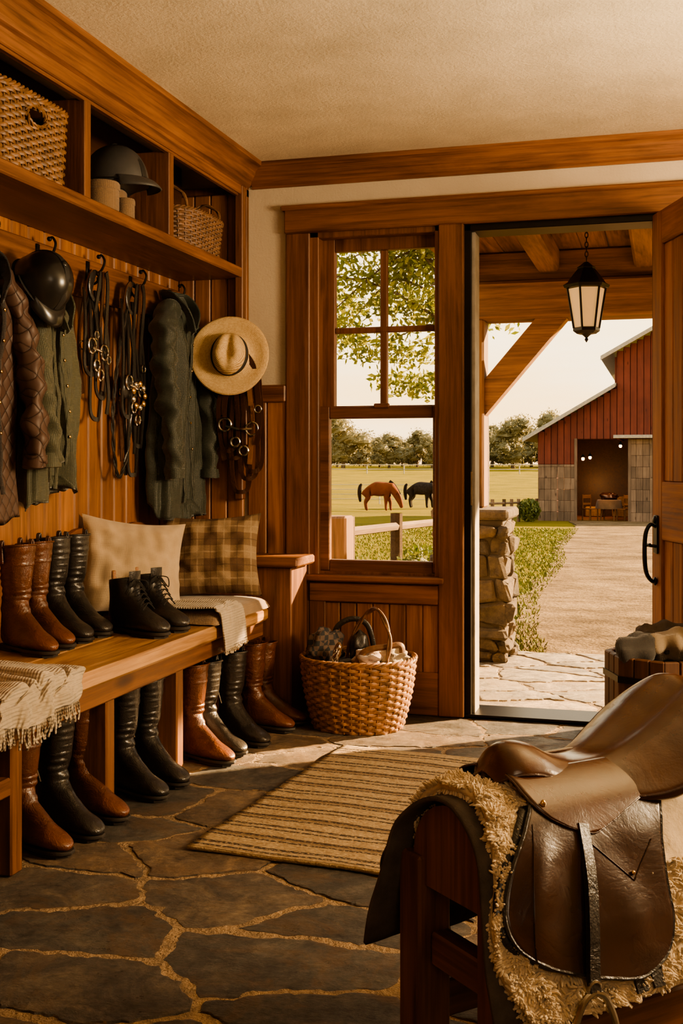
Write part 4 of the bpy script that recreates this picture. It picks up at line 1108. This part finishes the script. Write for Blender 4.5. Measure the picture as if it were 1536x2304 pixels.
def pf(u,v):
    yv=py[min(len(py)-1,int(round(v*(len(py)-1))))];a=sinterp(PL,yv)+.16*noise.noise(Vector((yv*.9,1,1)))*(yv>7.2)+.12*noise.noise(Vector((yv*3.3,1,1)));b=interp(PR,yv);return Vector((lerp(a,b,u),yv,gz(yv)+.02))
mb.grid(pf,12,len(py)-1);mb.build('gravel_path',M['gravel'],None,label='pale gravel path leading to the red barn',cat='path',kind='stuff',smooth=180)
mb=MB();mb.cur=1;mb.box((-1.6,5.152,-.12),(2.6,6.96,-.024),.01);mb.cur=0
flagstones(mb,-1.6,2.6,5.2,6.95,.42,.30,.02,9,-.016,.012)
mb.build('patio',[M['patio'],M['grout']],None,label='flagstone patio outside the open door',cat='patio',smooth=25)
mb=MB();rnd=random.Random(2)
for i in range(22000):
    yv=7.0+26*rnd.random()**1.4;a=sinterp(PL,yv)
    x=a+.16-abs(rnd.gauss(0,1))*(.35+yv*.12)
    h=rnd.uniform(.02,.05);z=gz(yv)+.01;dx=rnd.uniform(-.03,.03);w=.004+.0005*yv
    an=rnd.random()*pi;cx,cy=math.cos(an)*w,math.sin(an)*w
    mb.add([(x-cx,yv-cy,z),(x+cx,yv+cy,z),(x+dx,yv+rnd.uniform(-.02,.02),z+h)],[[0,1,2]])
mb.build('grass_blades',M['blade'],None,label='tufts of green grass along the path edge',cat='grass',kind='stuff',smooth=0)
def pillar(label,x0,x1,y0,y1,h,seed):
    t=thing('stone_pillar',label,'pillar',((x0+x1)/2,(y0+y1)/2,-.02));hw=(x1-x0)/2;hd=(y1-y0)/2;rnd=random.Random(seed)
    MB().box((-hw+.02,-hd+.02,0),(hw-.02,hd-.02,h-.06),.005).build('core',M['mortar'],t,smooth=0)
    mb=MB();z=0
    while z<h-.09:
        dz=rnd.uniform(.05,.15);dz=min(dz,h-.06-z)
        for side in range(4):
            W=hw if side%2==0 else hd;D=hd if side%2==0 else hw;p=-W-.005
            while p<W-.02:
                w=min(rnd.uniform(.07,.24),W+.005-p);
                if W-(p+w)<.05: w=W+.005-p
                Mx=Matrix.Rotation(side*pi/2,4,'Z')
                ex=rnd.uniform(-.006,.034);i0=len(mb.v);mb.box((p+.004,-D-ex,z+.004),(p+w-.004,-D+.05,z+dz-.004),.016,Mx)
                for i in range(i0,len(mb.v)): mb.v[i]=mb.v[i]+noise.noise_vector(mb.v[i]*11+Vector((seed,z,side)))*.034
                p+=w
        z+=dz
    mb.build('stones',M['stone'],t,smooth=0)
    mb=MB();mb.box((-hw-.02,-hd-.02,h-.06),(hw+.02,hd+.02,h),.014);mb.disp(.014,9);mb.build('cap_stone',M['stone'],t,smooth=0)
    return t
pillar('fieldstone pillar supporting the porch post',-1.29,-.88,6.5,6.93,.87,1)
MB().box((-1.99,6.5,-.06),(-1.82,6.68,.80),.012).disp(.006,8).build('gate_post',M['timberz'],None,label='square timber gate post at the end of the log fence',cat='post',smooth=0)
po=thing('porch_roof','rustic timber porch roof with exposed beams and plank ceiling','porch')
mb=MB()
for k in range(25): mb.box((-1.22+k*.15,5.16,2.355),(-1.07+k*.15-.004,7.05,2.385),.004)
mb.build('ceiling_plank',M['timbery'],po,smooth=0)
mb=MB();mb.box((-1.24,6.66,1.955),(2.6,6.90,2.175),.015);mb.disp(.008,6);mb.build('header_beam',M['timber'],po,smooth=0)
mb=MB();mb.box((-1.24,6.72,2.175),(2.6,6.88,2.355),.012);mb.build('upper_beam',M['timber'],po,smooth=0)
for x in (-1.14,-.66,-.12,.4,.96,1.5):
    mb=MB();mb.box((x-.06,5.16,2.225),(x+.06,6.72,2.355),.015);mb.disp(.008,6);mb.build('joist',M['timbery'],po,smooth=0)
mb=MB();mb.box((-1.2,6.66,.85),(-1.03,6.84,1.96),.012);mb.build('post',M['timberz'],po,smooth=0)
mb=MB()
a=Vector((-1.03,6.75,1.50));b=Vector((-.62,6.75,1.98));d=(b-a).normalized();nrm=Vector((d.z,0,-d.x))
mb.rings([[c+nrm*q*.07+Vector((0,w*.06,0)) for q,w in ((-1,-1),(1,-1),(1,1),(-1,1))] for c in (a-d*.12,b+d*.02)]);mb.build('brace',M['timber'],po,smooth=0,fixn=True)
mb=MB();mb.box((2.3,6.7,-.05),(2.48,6.88,1.96),.012);mb.build('post',M['timberz'],po,smooth=0)
la=thing('hanging_lantern','black iron hanging lantern with frosted glass panes on a chain','lantern',(-.405,6.10,1.79))
def hexr(r,z,n=6): return [Vector((r*math.cos(2*pi*k/n+.25),r*math.sin(2*pi*k/n+.25),z)) for k in range(n)]
mb=MB();mb.rings([hexr(.062,.03),hexr(.096,.25)]);mb.build('glass_panes',M['lampglass'],la,smooth=0)
mb=MB()
A=hexr(.066,.03);B=hexr(.101,.25)
for k in range(6): mb.tube([A[k],B[k]],.006,n=6)
mb.rings([hexr(.05,.0),hexr(.07,.015),hexr(.07,.03),hexr(.06,.035)]);mb.rings([hexr(.098,.235),hexr(.115,.24),hexr(.122,.255),hexr(.10,.268),hexr(.07,.31),hexr(.045,.34),hexr(.05,.346),hexr(.03,.36),hexr(.012,.375)])
mb.lathe([(.001,-.045),(.010,-.03),(.006,-.02),(.016,-.01),(.03,.0)],12);mb.build('frame',M['iron'],la,smooth=30,fixn=True)
mb=MB()
z=.375
k=0
while z<.55:
    pts=[Vector((.008*math.cos(a)*(1 if k%2 else 0),.008*math.cos(a)*(0 if k%2 else 1),z+.016+.016*math.sin(a))) for a in [2*pi*i/12 for i in range(12)]]
    mb.tube(pts,.0025,n=5,closed=True);z+=.025;k+=1
mb.lathe([(.03,.555),(.03,.565)],14)
mb.build('chain',M['iron'],la)
# barn
ba=thing('barn','red board barn with weathered lower walls and open doorway','barn',(0,43.4,0))
g0=-1.15
def proft(x):
    if x<-1.82: return lerp(1.98,3.92,clamp((x+5.11)/3.29))
    if x>4.42: return lerp(3.92,1.98,clamp((x-4.42)/3.29))
    return 4.9+(min(x+1.82,4.42-x))*.56+.28
mb=MB();x=-4.66
while x<7.2:
    xm=x+.12;top=proft(xm)-.05
    lo=1.04
    if xm>-3.24: lo=1.98
    mb.box((x+.008,-.06,lo),(x+.232,0,top),.012)
    mb.box((x-.01,-.01,lo),(x+.25,0.03,top-.05),.001);x+=.24
mb.build('red_siding',M['red'],ba,smooth=0)
for xa,xb in ((-4.66,-3.24),(-1.34,7.2)):
    mb=MB();x=xa
    while x<xb-.1:
        top=1.04 if xa<-3 else 1.98;z=g0
        while z<top: 
            mb.box((x+.004,-.07-.01*random.random(),z),(x+.236,.0,min(top,z+.42)-.006),.008);z+=.42
        x+=.24
    mb.build('weathered_siding',M['weather'],ba,smooth=0)
for q in ((-4.66,.0,g0,-4.5,11,2.3),(-1.86,0.03,2.0,-1.75,11,5.0),(7.1,0,g0,7.2,11,2.3),(4.36,0.03,2,4.42,11,5.)): MB().box(q[:3],q[3:],.01).build('side_wall',M['red'],ba,smooth=0)
def slab(x0,z0,x1,z1,th=.1):
    mb=MB();mb.extr([(x0,-.45,z0),(x1,-.45,z1),(x1,-.45,z1+th),(x0,-.45,z0+th)],(0,12,0));mb.build('roof_slope',M['roof'],ba,smooth=0,fixn=True)
slab(-5.2,1.93,-1.8,3.93);slab(4.4,3.93,7.8,1.93);slab(-2.35,4.92,1.3,6.98);slab(1.3,6.98,4.95,4.92)
def fas(x0,z0,x1,z1):
    mb=MB();mb.extr([(x0,-.5,z0-.06),(x1,-.5,z1-.06),(x1,-.5,z1+.03),(x0,-.5,z0+.03)],(0,.05,0));mb.build('fascia',M['whitetrim'],ba,smooth=0,fixn=True)
fas(-5.2,1.93,-1.82,3.93);fas(-2.35,4.92,1.3,6.98);fas(1.3,6.98,4.95,4.92)
MB().box((-1.9,-.35,2.0),(4.4,-.02,2.12),.01).build('ledge',M['whitetrim'],ba,smooth=0)
for x in (-3.32,-1.38): MB().box((x,-.10,g0),(x+.1,-.02,2.0),.01).build('door_jamb',M['weather'],ba,smooth=0)
mb=MB();mb.box((-3.9,6,g0),(-.6,6.1,2.1),.01);mb.box((-3.9,0.02,g0),(-3.8,6,2.1),.01);mb.box((-.7,0.02,g0),(-.6,6,2.1),.01);mb.box((-3.9,.02,2.05),(-.6,6,2.1),.01);mb.build('dark_back_box',M['inner'],ba,smooth=0)  # dark box behind the doorway, standing in for the unlit barn interior
for i,(x,z,yy) in enumerate(((-3.05,1.25,.6),(-2.88,1.3,2.0),(-1.75,1.75,2.5))):
    t=thing('barn_lamp','small glowing amber lamp inside the barn doorway','lamp',(x,43.4+yy,z),group='lamps inside the barn')
    mb=MB();mb.blob((0,0,0),(.06,.06,.07),0,1,12,8);mb.build('bulb',M['bulb'],t);mb=MB();mb.lathe([(.1,.05),(.05,.12),(.02,.15),(.02,.2)],12);mb.build('lamp_shade',M['iron'],t)
BF=-1.12
def barntable(x,y):
    t=thing('barn_table','round wooden table with cream cloth inside the barn','table',(x,y,BF))
    MB().lathe([(.42,.72),(.44,.74),(.44,.77),(.1,.78)],24).build('table_top',M['timber'],t)
    for k in range(4):
        a=k*pi/2+.6;mb=MB();mb.tube([(.3*math.cos(a),.3*math.sin(a),.73),(.36*math.cos(a),.36*math.sin(a),0)],.03,n=6);mb.build('leg',M['timberz'],t)
    mb=MB();mb.rings([[Vector(((r+.03*math.sin(k*1.3)*(z<.7))*math.cos(k*pi/16),(r+.03*math.sin(k*1.3)*(z<.7))*math.sin(k*pi/16),z)) for k in range(32)] for r,z in ((.05,.80),(.43,.80),(.46,.76),(.50,.45))],cap=(True,False));mb.build('table_cloth',M['canvas'],t,smooth=180)
barntable(-2.15,45.2)
lump('stacked_saddle','dark saddle sitting on the barn table','saddle',(-2.15,45.2,BF+.92),(.34,.2,.16),M['darkbrownl'],3)
def chair(x,y,r):
    t=thing('wooden_chair','simple wooden chair inside the barn','chair',(x,y,BF),(0,0,r),group='chairs inside the barn')
    MB().box((-.22,-.22,.43),(.22,.22,.47),.01).build('seat',M['timber'],t,smooth=0)
    for a,b in ((-.2,-.2),(.2,-.2),(-.2,.2),(.2,.2)): MB().box((a-.02,b-.02,0),(a+.02,b+.02,.43 if b<0 else 1.0),.005).build('leg',M['timberz'],t,smooth=0)
    mb=MB();mb.box((-.2,.18,.6),(.2,.21,.68),.005);mb.box((-.2,.18,.85),(.2,.21,.98),.005);mb.build('back_rest',M['timber'],t,smooth=0)
chair(-2.85,45.0,.8);chair(-1.55,44.9,-.7)
for i,(x,z) in enumerate(((-2.9,0),(-1.8,0),(-1.85,.42))):
    mb=MB();mb.box((-.35,-.22,0),(.35,.22,.42),.04);mb.disp(.03,6,i);mb.build('hay_bale',M['hay'],None,(x,48.2,BF+z),(0,0,.1*i),'rectangular golden hay bale stacked in the barn','hay bale',group='hay bales in the barn',smooth=0)
MB().box((-3.8,43.35,-1.2),(-.7,49.3,-1.12),.005).build('barn_floor',M['timber'],None,label='straw covered floor inside the barn doorway',cat='floor',smooth=0)
for i,(x,yy,z,e) in enumerate(((-2.2,44.6,.6,28),(-2.9,47.5,.2,45))):
    ll=bpy.data.lights.new('barn_glow','POINT');ll.energy=e;ll.color=(1,.42,.14);ll.shadow_soft_size=.2;lo_=bpy.data.objects.new('barn_glow',ll);lo_.location=(x,yy,z);COL.objects.link(lo_)
def railfence(label,pts,h,rails,pr,rr,mat,step,name='rail_fence'):
    t=thing(name,label,'fence')
    for (a,b) in zip(pts,pts[1:]):
        a=Vector(a+(0,));b=Vector(b+(0,));L_=(b-a).length;n=max(1,round(L_/step))
        for k in range(n+1):
            p=a.lerp(b,k/n);z=gz(p.y);mb=MB();mb.tube([(p.x,p.y,z-.02),(p.x,p.y,z+h+.04)],pr,n=8);mb.build('post',mat,t)
        for r in rails:
            mb=MB();pp=[]
            for k in range(n+1):
                p=a.lerp(b,k/n);pp.append(Vector((p.x,p.y-pr,gz(p.y)+h*r)))
            mb.tube(pp,rr,n=6);mb.build('rail',mat,t)
    return t
railfence('split log rail fence outside the window',[(-1.92,6.9),(-1.90,8.15),(-1.86,10.6)],.80,(.52,.93),.045,.032,M['fence'],2.4)
railfence('rustic wooden paddock fence running behind the barn',[(-5.7,33.5),(-5.2,38),(-5.0,46)],.78,(.42,.88),.06,.04,M['fence'],1.6)
M['pale']=simple('pale_metal_rail',(.30,.27,.20),.5)
railfence('pale metal pasture fence beyond the grazing horses',[(-32,71),(-11,73)],1.25,(.25,.5,.75,1.),.04,.022,M['pale'],3.5,'pasture_fence')
railfence('distant white pasture fence',[(-75,150),(2,150)],1.2,(.5,1.),.08,.06,M['pale'],5.,'pasture_fence')
def leafcards(mb,rnd,n,samp,size):
    for i in range(n):
        c=samp();s=size*rnd.uniform(.6,1.3);a=Vector((rnd.gauss(0,1),rnd.gauss(0,1),rnd.gauss(0,1))).normalized();b=a.orthogonal().normalized();q=a.cross(b)
        an=rnd.random()*6.28;u=(b*math.cos(an)+q*math.sin(an));w=a.cross(u)
        mb.add([c-u*s,c+w*s*.45,c+u*s,c-w*s*.45],[[0,1,2,3]])
def inball(rnd,c,r):
    d=Vector((rnd.gauss(0,1),rnd.gauss(0,1),rnd.gauss(0,1))).normalized()*(rnd.random()**.45);return Vector(c)+Vector((d.x*r[0],d.y*r[1],d.z*r[2]))
protos=[]
for v in range(3):
    rnd=random.Random(30+v);t=thing('tree','hazy round-crowned tree in the far treeline','tree',(0,0,0),group='far treeline trees')
    mb=MB();mb.tube([(0,0,-.1),(.1,0,2),(.0,.1,4.5)],lambda q:.3-.15*q,n=8);mb.build('trunk',M['bark'],t)
    mb=MB();bl=[]
    for i in range(15):
        a=rnd.random()*6.28;z=rnd.uniform(1.4,7.2);rr=rnd.uniform(.2,2.6)*(1.1-abs(z-3.5)/5.5);bl.append(((rr*math.cos(a),rr*math.sin(a),z),rnd.uniform(.8,1.5)))
    for c,r in bl: mb.blob(c,(r*.8,r*.8,r*.7),.25,2.4,10,8,rnd.random()*9)
    leafcards(mb,rnd,3800,lambda:(lambda q:inball(rnd,q[0],(q[1]*1.35,)*3))(rnd.choice(bl)),.17)
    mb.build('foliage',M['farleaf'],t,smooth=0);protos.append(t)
rnd=random.Random(5);k=0;x=-84.
while x<24:
    p=protos[k%3];loc=(x,(182,192,202)[k%3]+rnd.uniform(-3,3),.25);s=rnd.uniform(.68,1.15)*(1.18 if x>-32 else .95)
    if k<3: p.location=loc;p.scale=(s,)*3
    else: dup(p,loc,(0,0,rnd.random()*6),None,(s*1.15,s*1.15,s))
    k+=1;x+=rnd.uniform(1.7,2.7)
mb=MB();rnd=random.Random(77);hc=[]
for i in range(150):
    c=(rnd.uniform(-95,40),212+rnd.uniform(-2,2),rnd.uniform(2.2,4.0));r=rnd.uniform(1.2,2.2);hc.append((c,r));mb.blob(c,(r,r,r*.9),.3,2.4,10,8,i*.37)
leafcards(mb,rnd,14000,lambda:(lambda q:inball(rnd,q[0],(q[1]*1.25,)*3))(rnd.choice(hc)),.22)
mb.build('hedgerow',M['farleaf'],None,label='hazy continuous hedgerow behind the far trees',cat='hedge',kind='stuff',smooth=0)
nt_=thing('tree','leafy maple tree with sunlit green branches outside the window','tree',(-2.15,13.2,-.24))
rnd=random.Random(8)
mb=MB();mb.tube(cr([(0,0,0),(.05,0,1.5),(0,.1,3.2),(-.1,.2,5)],5),lambda q:.15-.08*q,n=12);mb.build('trunk',M['bark'],nt_,smooth=180)
mb=MB();cl=[]
for i in range(18):
    z0=rnd.uniform(2.3,4.2);e=Vector((rnd.uniform(-2.2,.2),rnd.uniform(-1.,1.2),rnd.uniform(2.7,4.9)))
    mb.tube(cr([(0,.1,z0),(e.x*.5,e.y*.5,(z0+e.z)/2+.25),e],5),lambda q:.025-.02*q,n=6);cl.append((e,rnd.uniform(.3,.55)))
    cl.append((Vector((e.x*.5,e.y*.5,(z0+e.z)/2+.3)),.35))
for e in [(-1.6,0,2.9),(-1.2,-.2,2.65),(-.75,.1,2.65),(-.5,-.1,2.25),(-1.9,.2,3.1),(-1.0,0,3.2),(-.4,0,3.1),(-.85,-.1,2.3)]: cl.append((Vector(e),.3))
mb.build('branch',M['bark'],nt_,smooth=180)
mb=MB();leafcards(mb,rnd,9500,lambda:(lambda q:inball(rnd,q[0],(q[1]*1.35,q[1]*1.2,q[1]*.6)))(rnd.choice(cl)),.046);mb.build('foliage',M['leaf'],nt_,smooth=0)
def shrub(label,loc,r,seed,fl_=True,n=1500,s=.03):
    rnd=random.Random(seed);t=thing('shrub',label,'shrub',loc)
    mb=MB()
    for i in range(8): mb.tube([(0,0,0),(rnd.uniform(-r,r)*.6,rnd.uniform(-r,r)*.6,r*1.1)],.008,n=5)
    mb.build('stem',M['bark'],t)
    mb=MB();leafcards(mb,rnd,n,lambda:inball(rnd,(0,0,r*.95),(r,r,r)),s);mb.build('foliage',M['shrub'],t,smooth=0)
    if fl_:
        mb=MB()
        for i in range(18):
            a=rnd.random()*6.28;q=Vector((math.cos(a)*r*.8*rnd.random(),-abs(math.sin(a))*r*.8,r*rnd.uniform(1.0,1.85)));leafcards(mb,rnd,45,lambda:inball(rnd,q,(.05,.05,.045)),.012)
        mb.build('blossom',M['flower'],t,smooth=0,kind='stuff')
shrub('leafy garden shrub with cream blossoms outside the window',(-1.60,6.15,-.06),.27,1,n=2600)
shrub('leafy garden shrub with cream blossoms outside the window',(-1.50,7.45,-.06),.33,2,n=2600)
shrub('leafy garden shrub with cream blossoms outside the window',(-1.30,5.95,-.02),.24,5,n=2200)
shrub('low green shrub at the fence outside the window',(-2.25,7.7,-.08),.27,3,False)
shrub('small green bush beside the barn wall',(-4.75,41.2,-1.0),.42,4,False,1200,.08)
def horse(label,loc,rz,mat,sc=1.):
    t=thing('horse',label,'horse',loc,(0,0,rz),scale=(sc*.88,sc,sc))
    V=[(-.66,0,1.14,.34),(-.28,0,1.10,.37),(.12,0,1.06,.39),(.50,0,1.12,.36),(.74,0,1.10,.30),(.96,0,.90,.22),(1.13,0,.66,.16),(1.22,0,.42,.15),(1.30,0,.17,.09)]
    E=[(i,i+1) for i in range(8)]
    for s in (-1,1):
        b=len(V);o2=.0 if s>0 else .12;V+=[(-.66,s*.17,.90,.25),(-.54+o2*.4,s*.18,.68,.17),(-.76+o2,s*.18,.46,.095),(-.72+o2,s*.18,.15,.068),(-.66+o2,s*.18,.05,.08)];E+=[(0,b)]+[(b+i,b+i+1) for i in range(4)]
        b=len(V);o=.12 if s>0 else -.06;V+=[(.50,s*.16,.84,.20),(.50+o*.4,s*.17,.64,.13),(.52+o,s*.17,.42,.09),(.52+o,s*.17,.15,.066),(.57+o,s*.17,.05,.078)];E+=[(3,b)]+[(b+i,b+i+1) for i in range(4)]
        b=len(V);V+=[(1.08,s*.08,.80,.035),(1.08,s*.11,.92,.015)];E+=[(6,b),(b,b+1)]
    me=bpy.data.meshes.new('horse_body');me.from_pydata([v[:3] for v in V],E,[]);me.materials.append(mat)
    o=bpy.data.objects.new('body',me);COL.objects.link(o);o.parent=t
    md=o.modifiers.new('skin','SKIN');sv=me.skin_vertices[0].data
    for i,v in enumerate(V): sv[i].radius=(v[3],v[3])
    sv[0].use_root=True;md.use_smooth_shade=True
    o.modifiers.new('sub','SUBSURF').levels=2;o.modifiers['sub'].render_levels=2
    mb=MB();mb.tube(cr([(-.90,0,1.30),(-1.0,0,1.15),(-1.03,0,.8),(-.98,0,.45)],6),lambda q:.045+.07*math.sin(q*3),n=8);mb.build('tail',M['hair'],t,smooth=180)
    mb=MB();mb.tube(cr([(.62,0,1.44),(.84,0,1.28),(1.04,0,1.02),(1.18,0,.80)],6),.035,.08,N=(1,0,1),n=8);mb.build('mane',M['hair'],t,smooth=180)
horse('chestnut horse grazing in the pasture',(-15.0,60,gz(60)),.05,M['horse1'],1.14)
horse('dark dappled horse grazing in the pasture',(-13.7,65,gz(65)),-.2,M['horse2'],1.10)

# ---------------- camera
cam=bpy.data.cameras.new('camera');co=bpy.data.objects.new('camera',cam);COL.objects.link(co)
co.location=(0,0,1.12);co.rotation_euler=(pi/2,0,math.radians(15.87))
cam.sensor_fit='VERTICAL';cam.sensor_height=36;cam.lens=36*2576/2304;cam.shift_y=-112/2304;cam.clip_end=1000
S.camera=co
def area(name,loc,target,size,e,col,sy=None):
    l=bpy.data.lights.new(name,'AREA');l.energy=e;l.color=col;l.size=size
    if sy: l.shape='RECTANGLE';l.size_y=sy
    o=bpy.data.objects.new(name,l);o.location=loc;COL.objects.link(o)
    o.rotation_euler=(Vector(target)-Vector(loc)).to_track_quat('-Z','Y').to_euler();return o
area('side_fill_light',(2.3,3.2,1.6),(-2.,3.9,.6),.9,115,(1,.70,.39),.8)  # added area lamp from the right; that wall has no window
area('rear_fill_light',(.9,-1.0,2.1),(-1.2,3.,.8),1.2,11,(1,.78,.52),1.)  # added soft fill behind the camera, no fixture there
area('ceiling_fill_light',(1.1,3.1,1.7),(.5,2.9,2.5),.6,46,(1,.78,.48))  # added unseen lamp facing up to brighten the ceiling
sun=bpy.data.lights.new('sun','SUN');sun.energy=26;sun.color=(1,.64,.30);sun.angle=math.radians(1.2)
so=bpy.data.objects.new('sun',sun);COL.objects.link(so);so.rotation_euler=Vector((-.66,-.56,-.33)).to_track_quat('-Z','Y').to_euler()
w=bpy.data.worlds.new('sky');S.world=w;w.use_nodes=True;nt=w.node_tree
bg=nt.nodes['Background'];tc=nd(nt,'TexCoord').outputs['Generated'];sp=nd(nt,'SeparateXYZ',{0:tc})
gr=ramp(nt,sp.outputs[2],[(.0,(1.,.58,.22)),(.05,(1.,.66,.29)),(.13,(1.,.74,.40)),(.25,(.88,.72,.48)),(.6,(.42,.44,.42))])
mp=nd(nt,'Mapping',{'Vector':tc,'Scale':(1.5,1.5,9)}).outputs[0]
cl_=ramp(nt,noisen(nt,mp,2.2,5,.6),[(.42,(0,0,0)),(.7,(1,1,1))])
col=mixc(nt,mth(nt,'MULTIPLY',cl_,.5),gr,(1.,.84,.58))
nt.links.new(col,bg.inputs[0]);bg.inputs[1].default_value=2.3
try:
    S.view_settings.view_transform='AgX';S.view_settings.look='AgX - Medium High Contrast';S.view_settings.exposure=.55
except Exception as e: print(e)
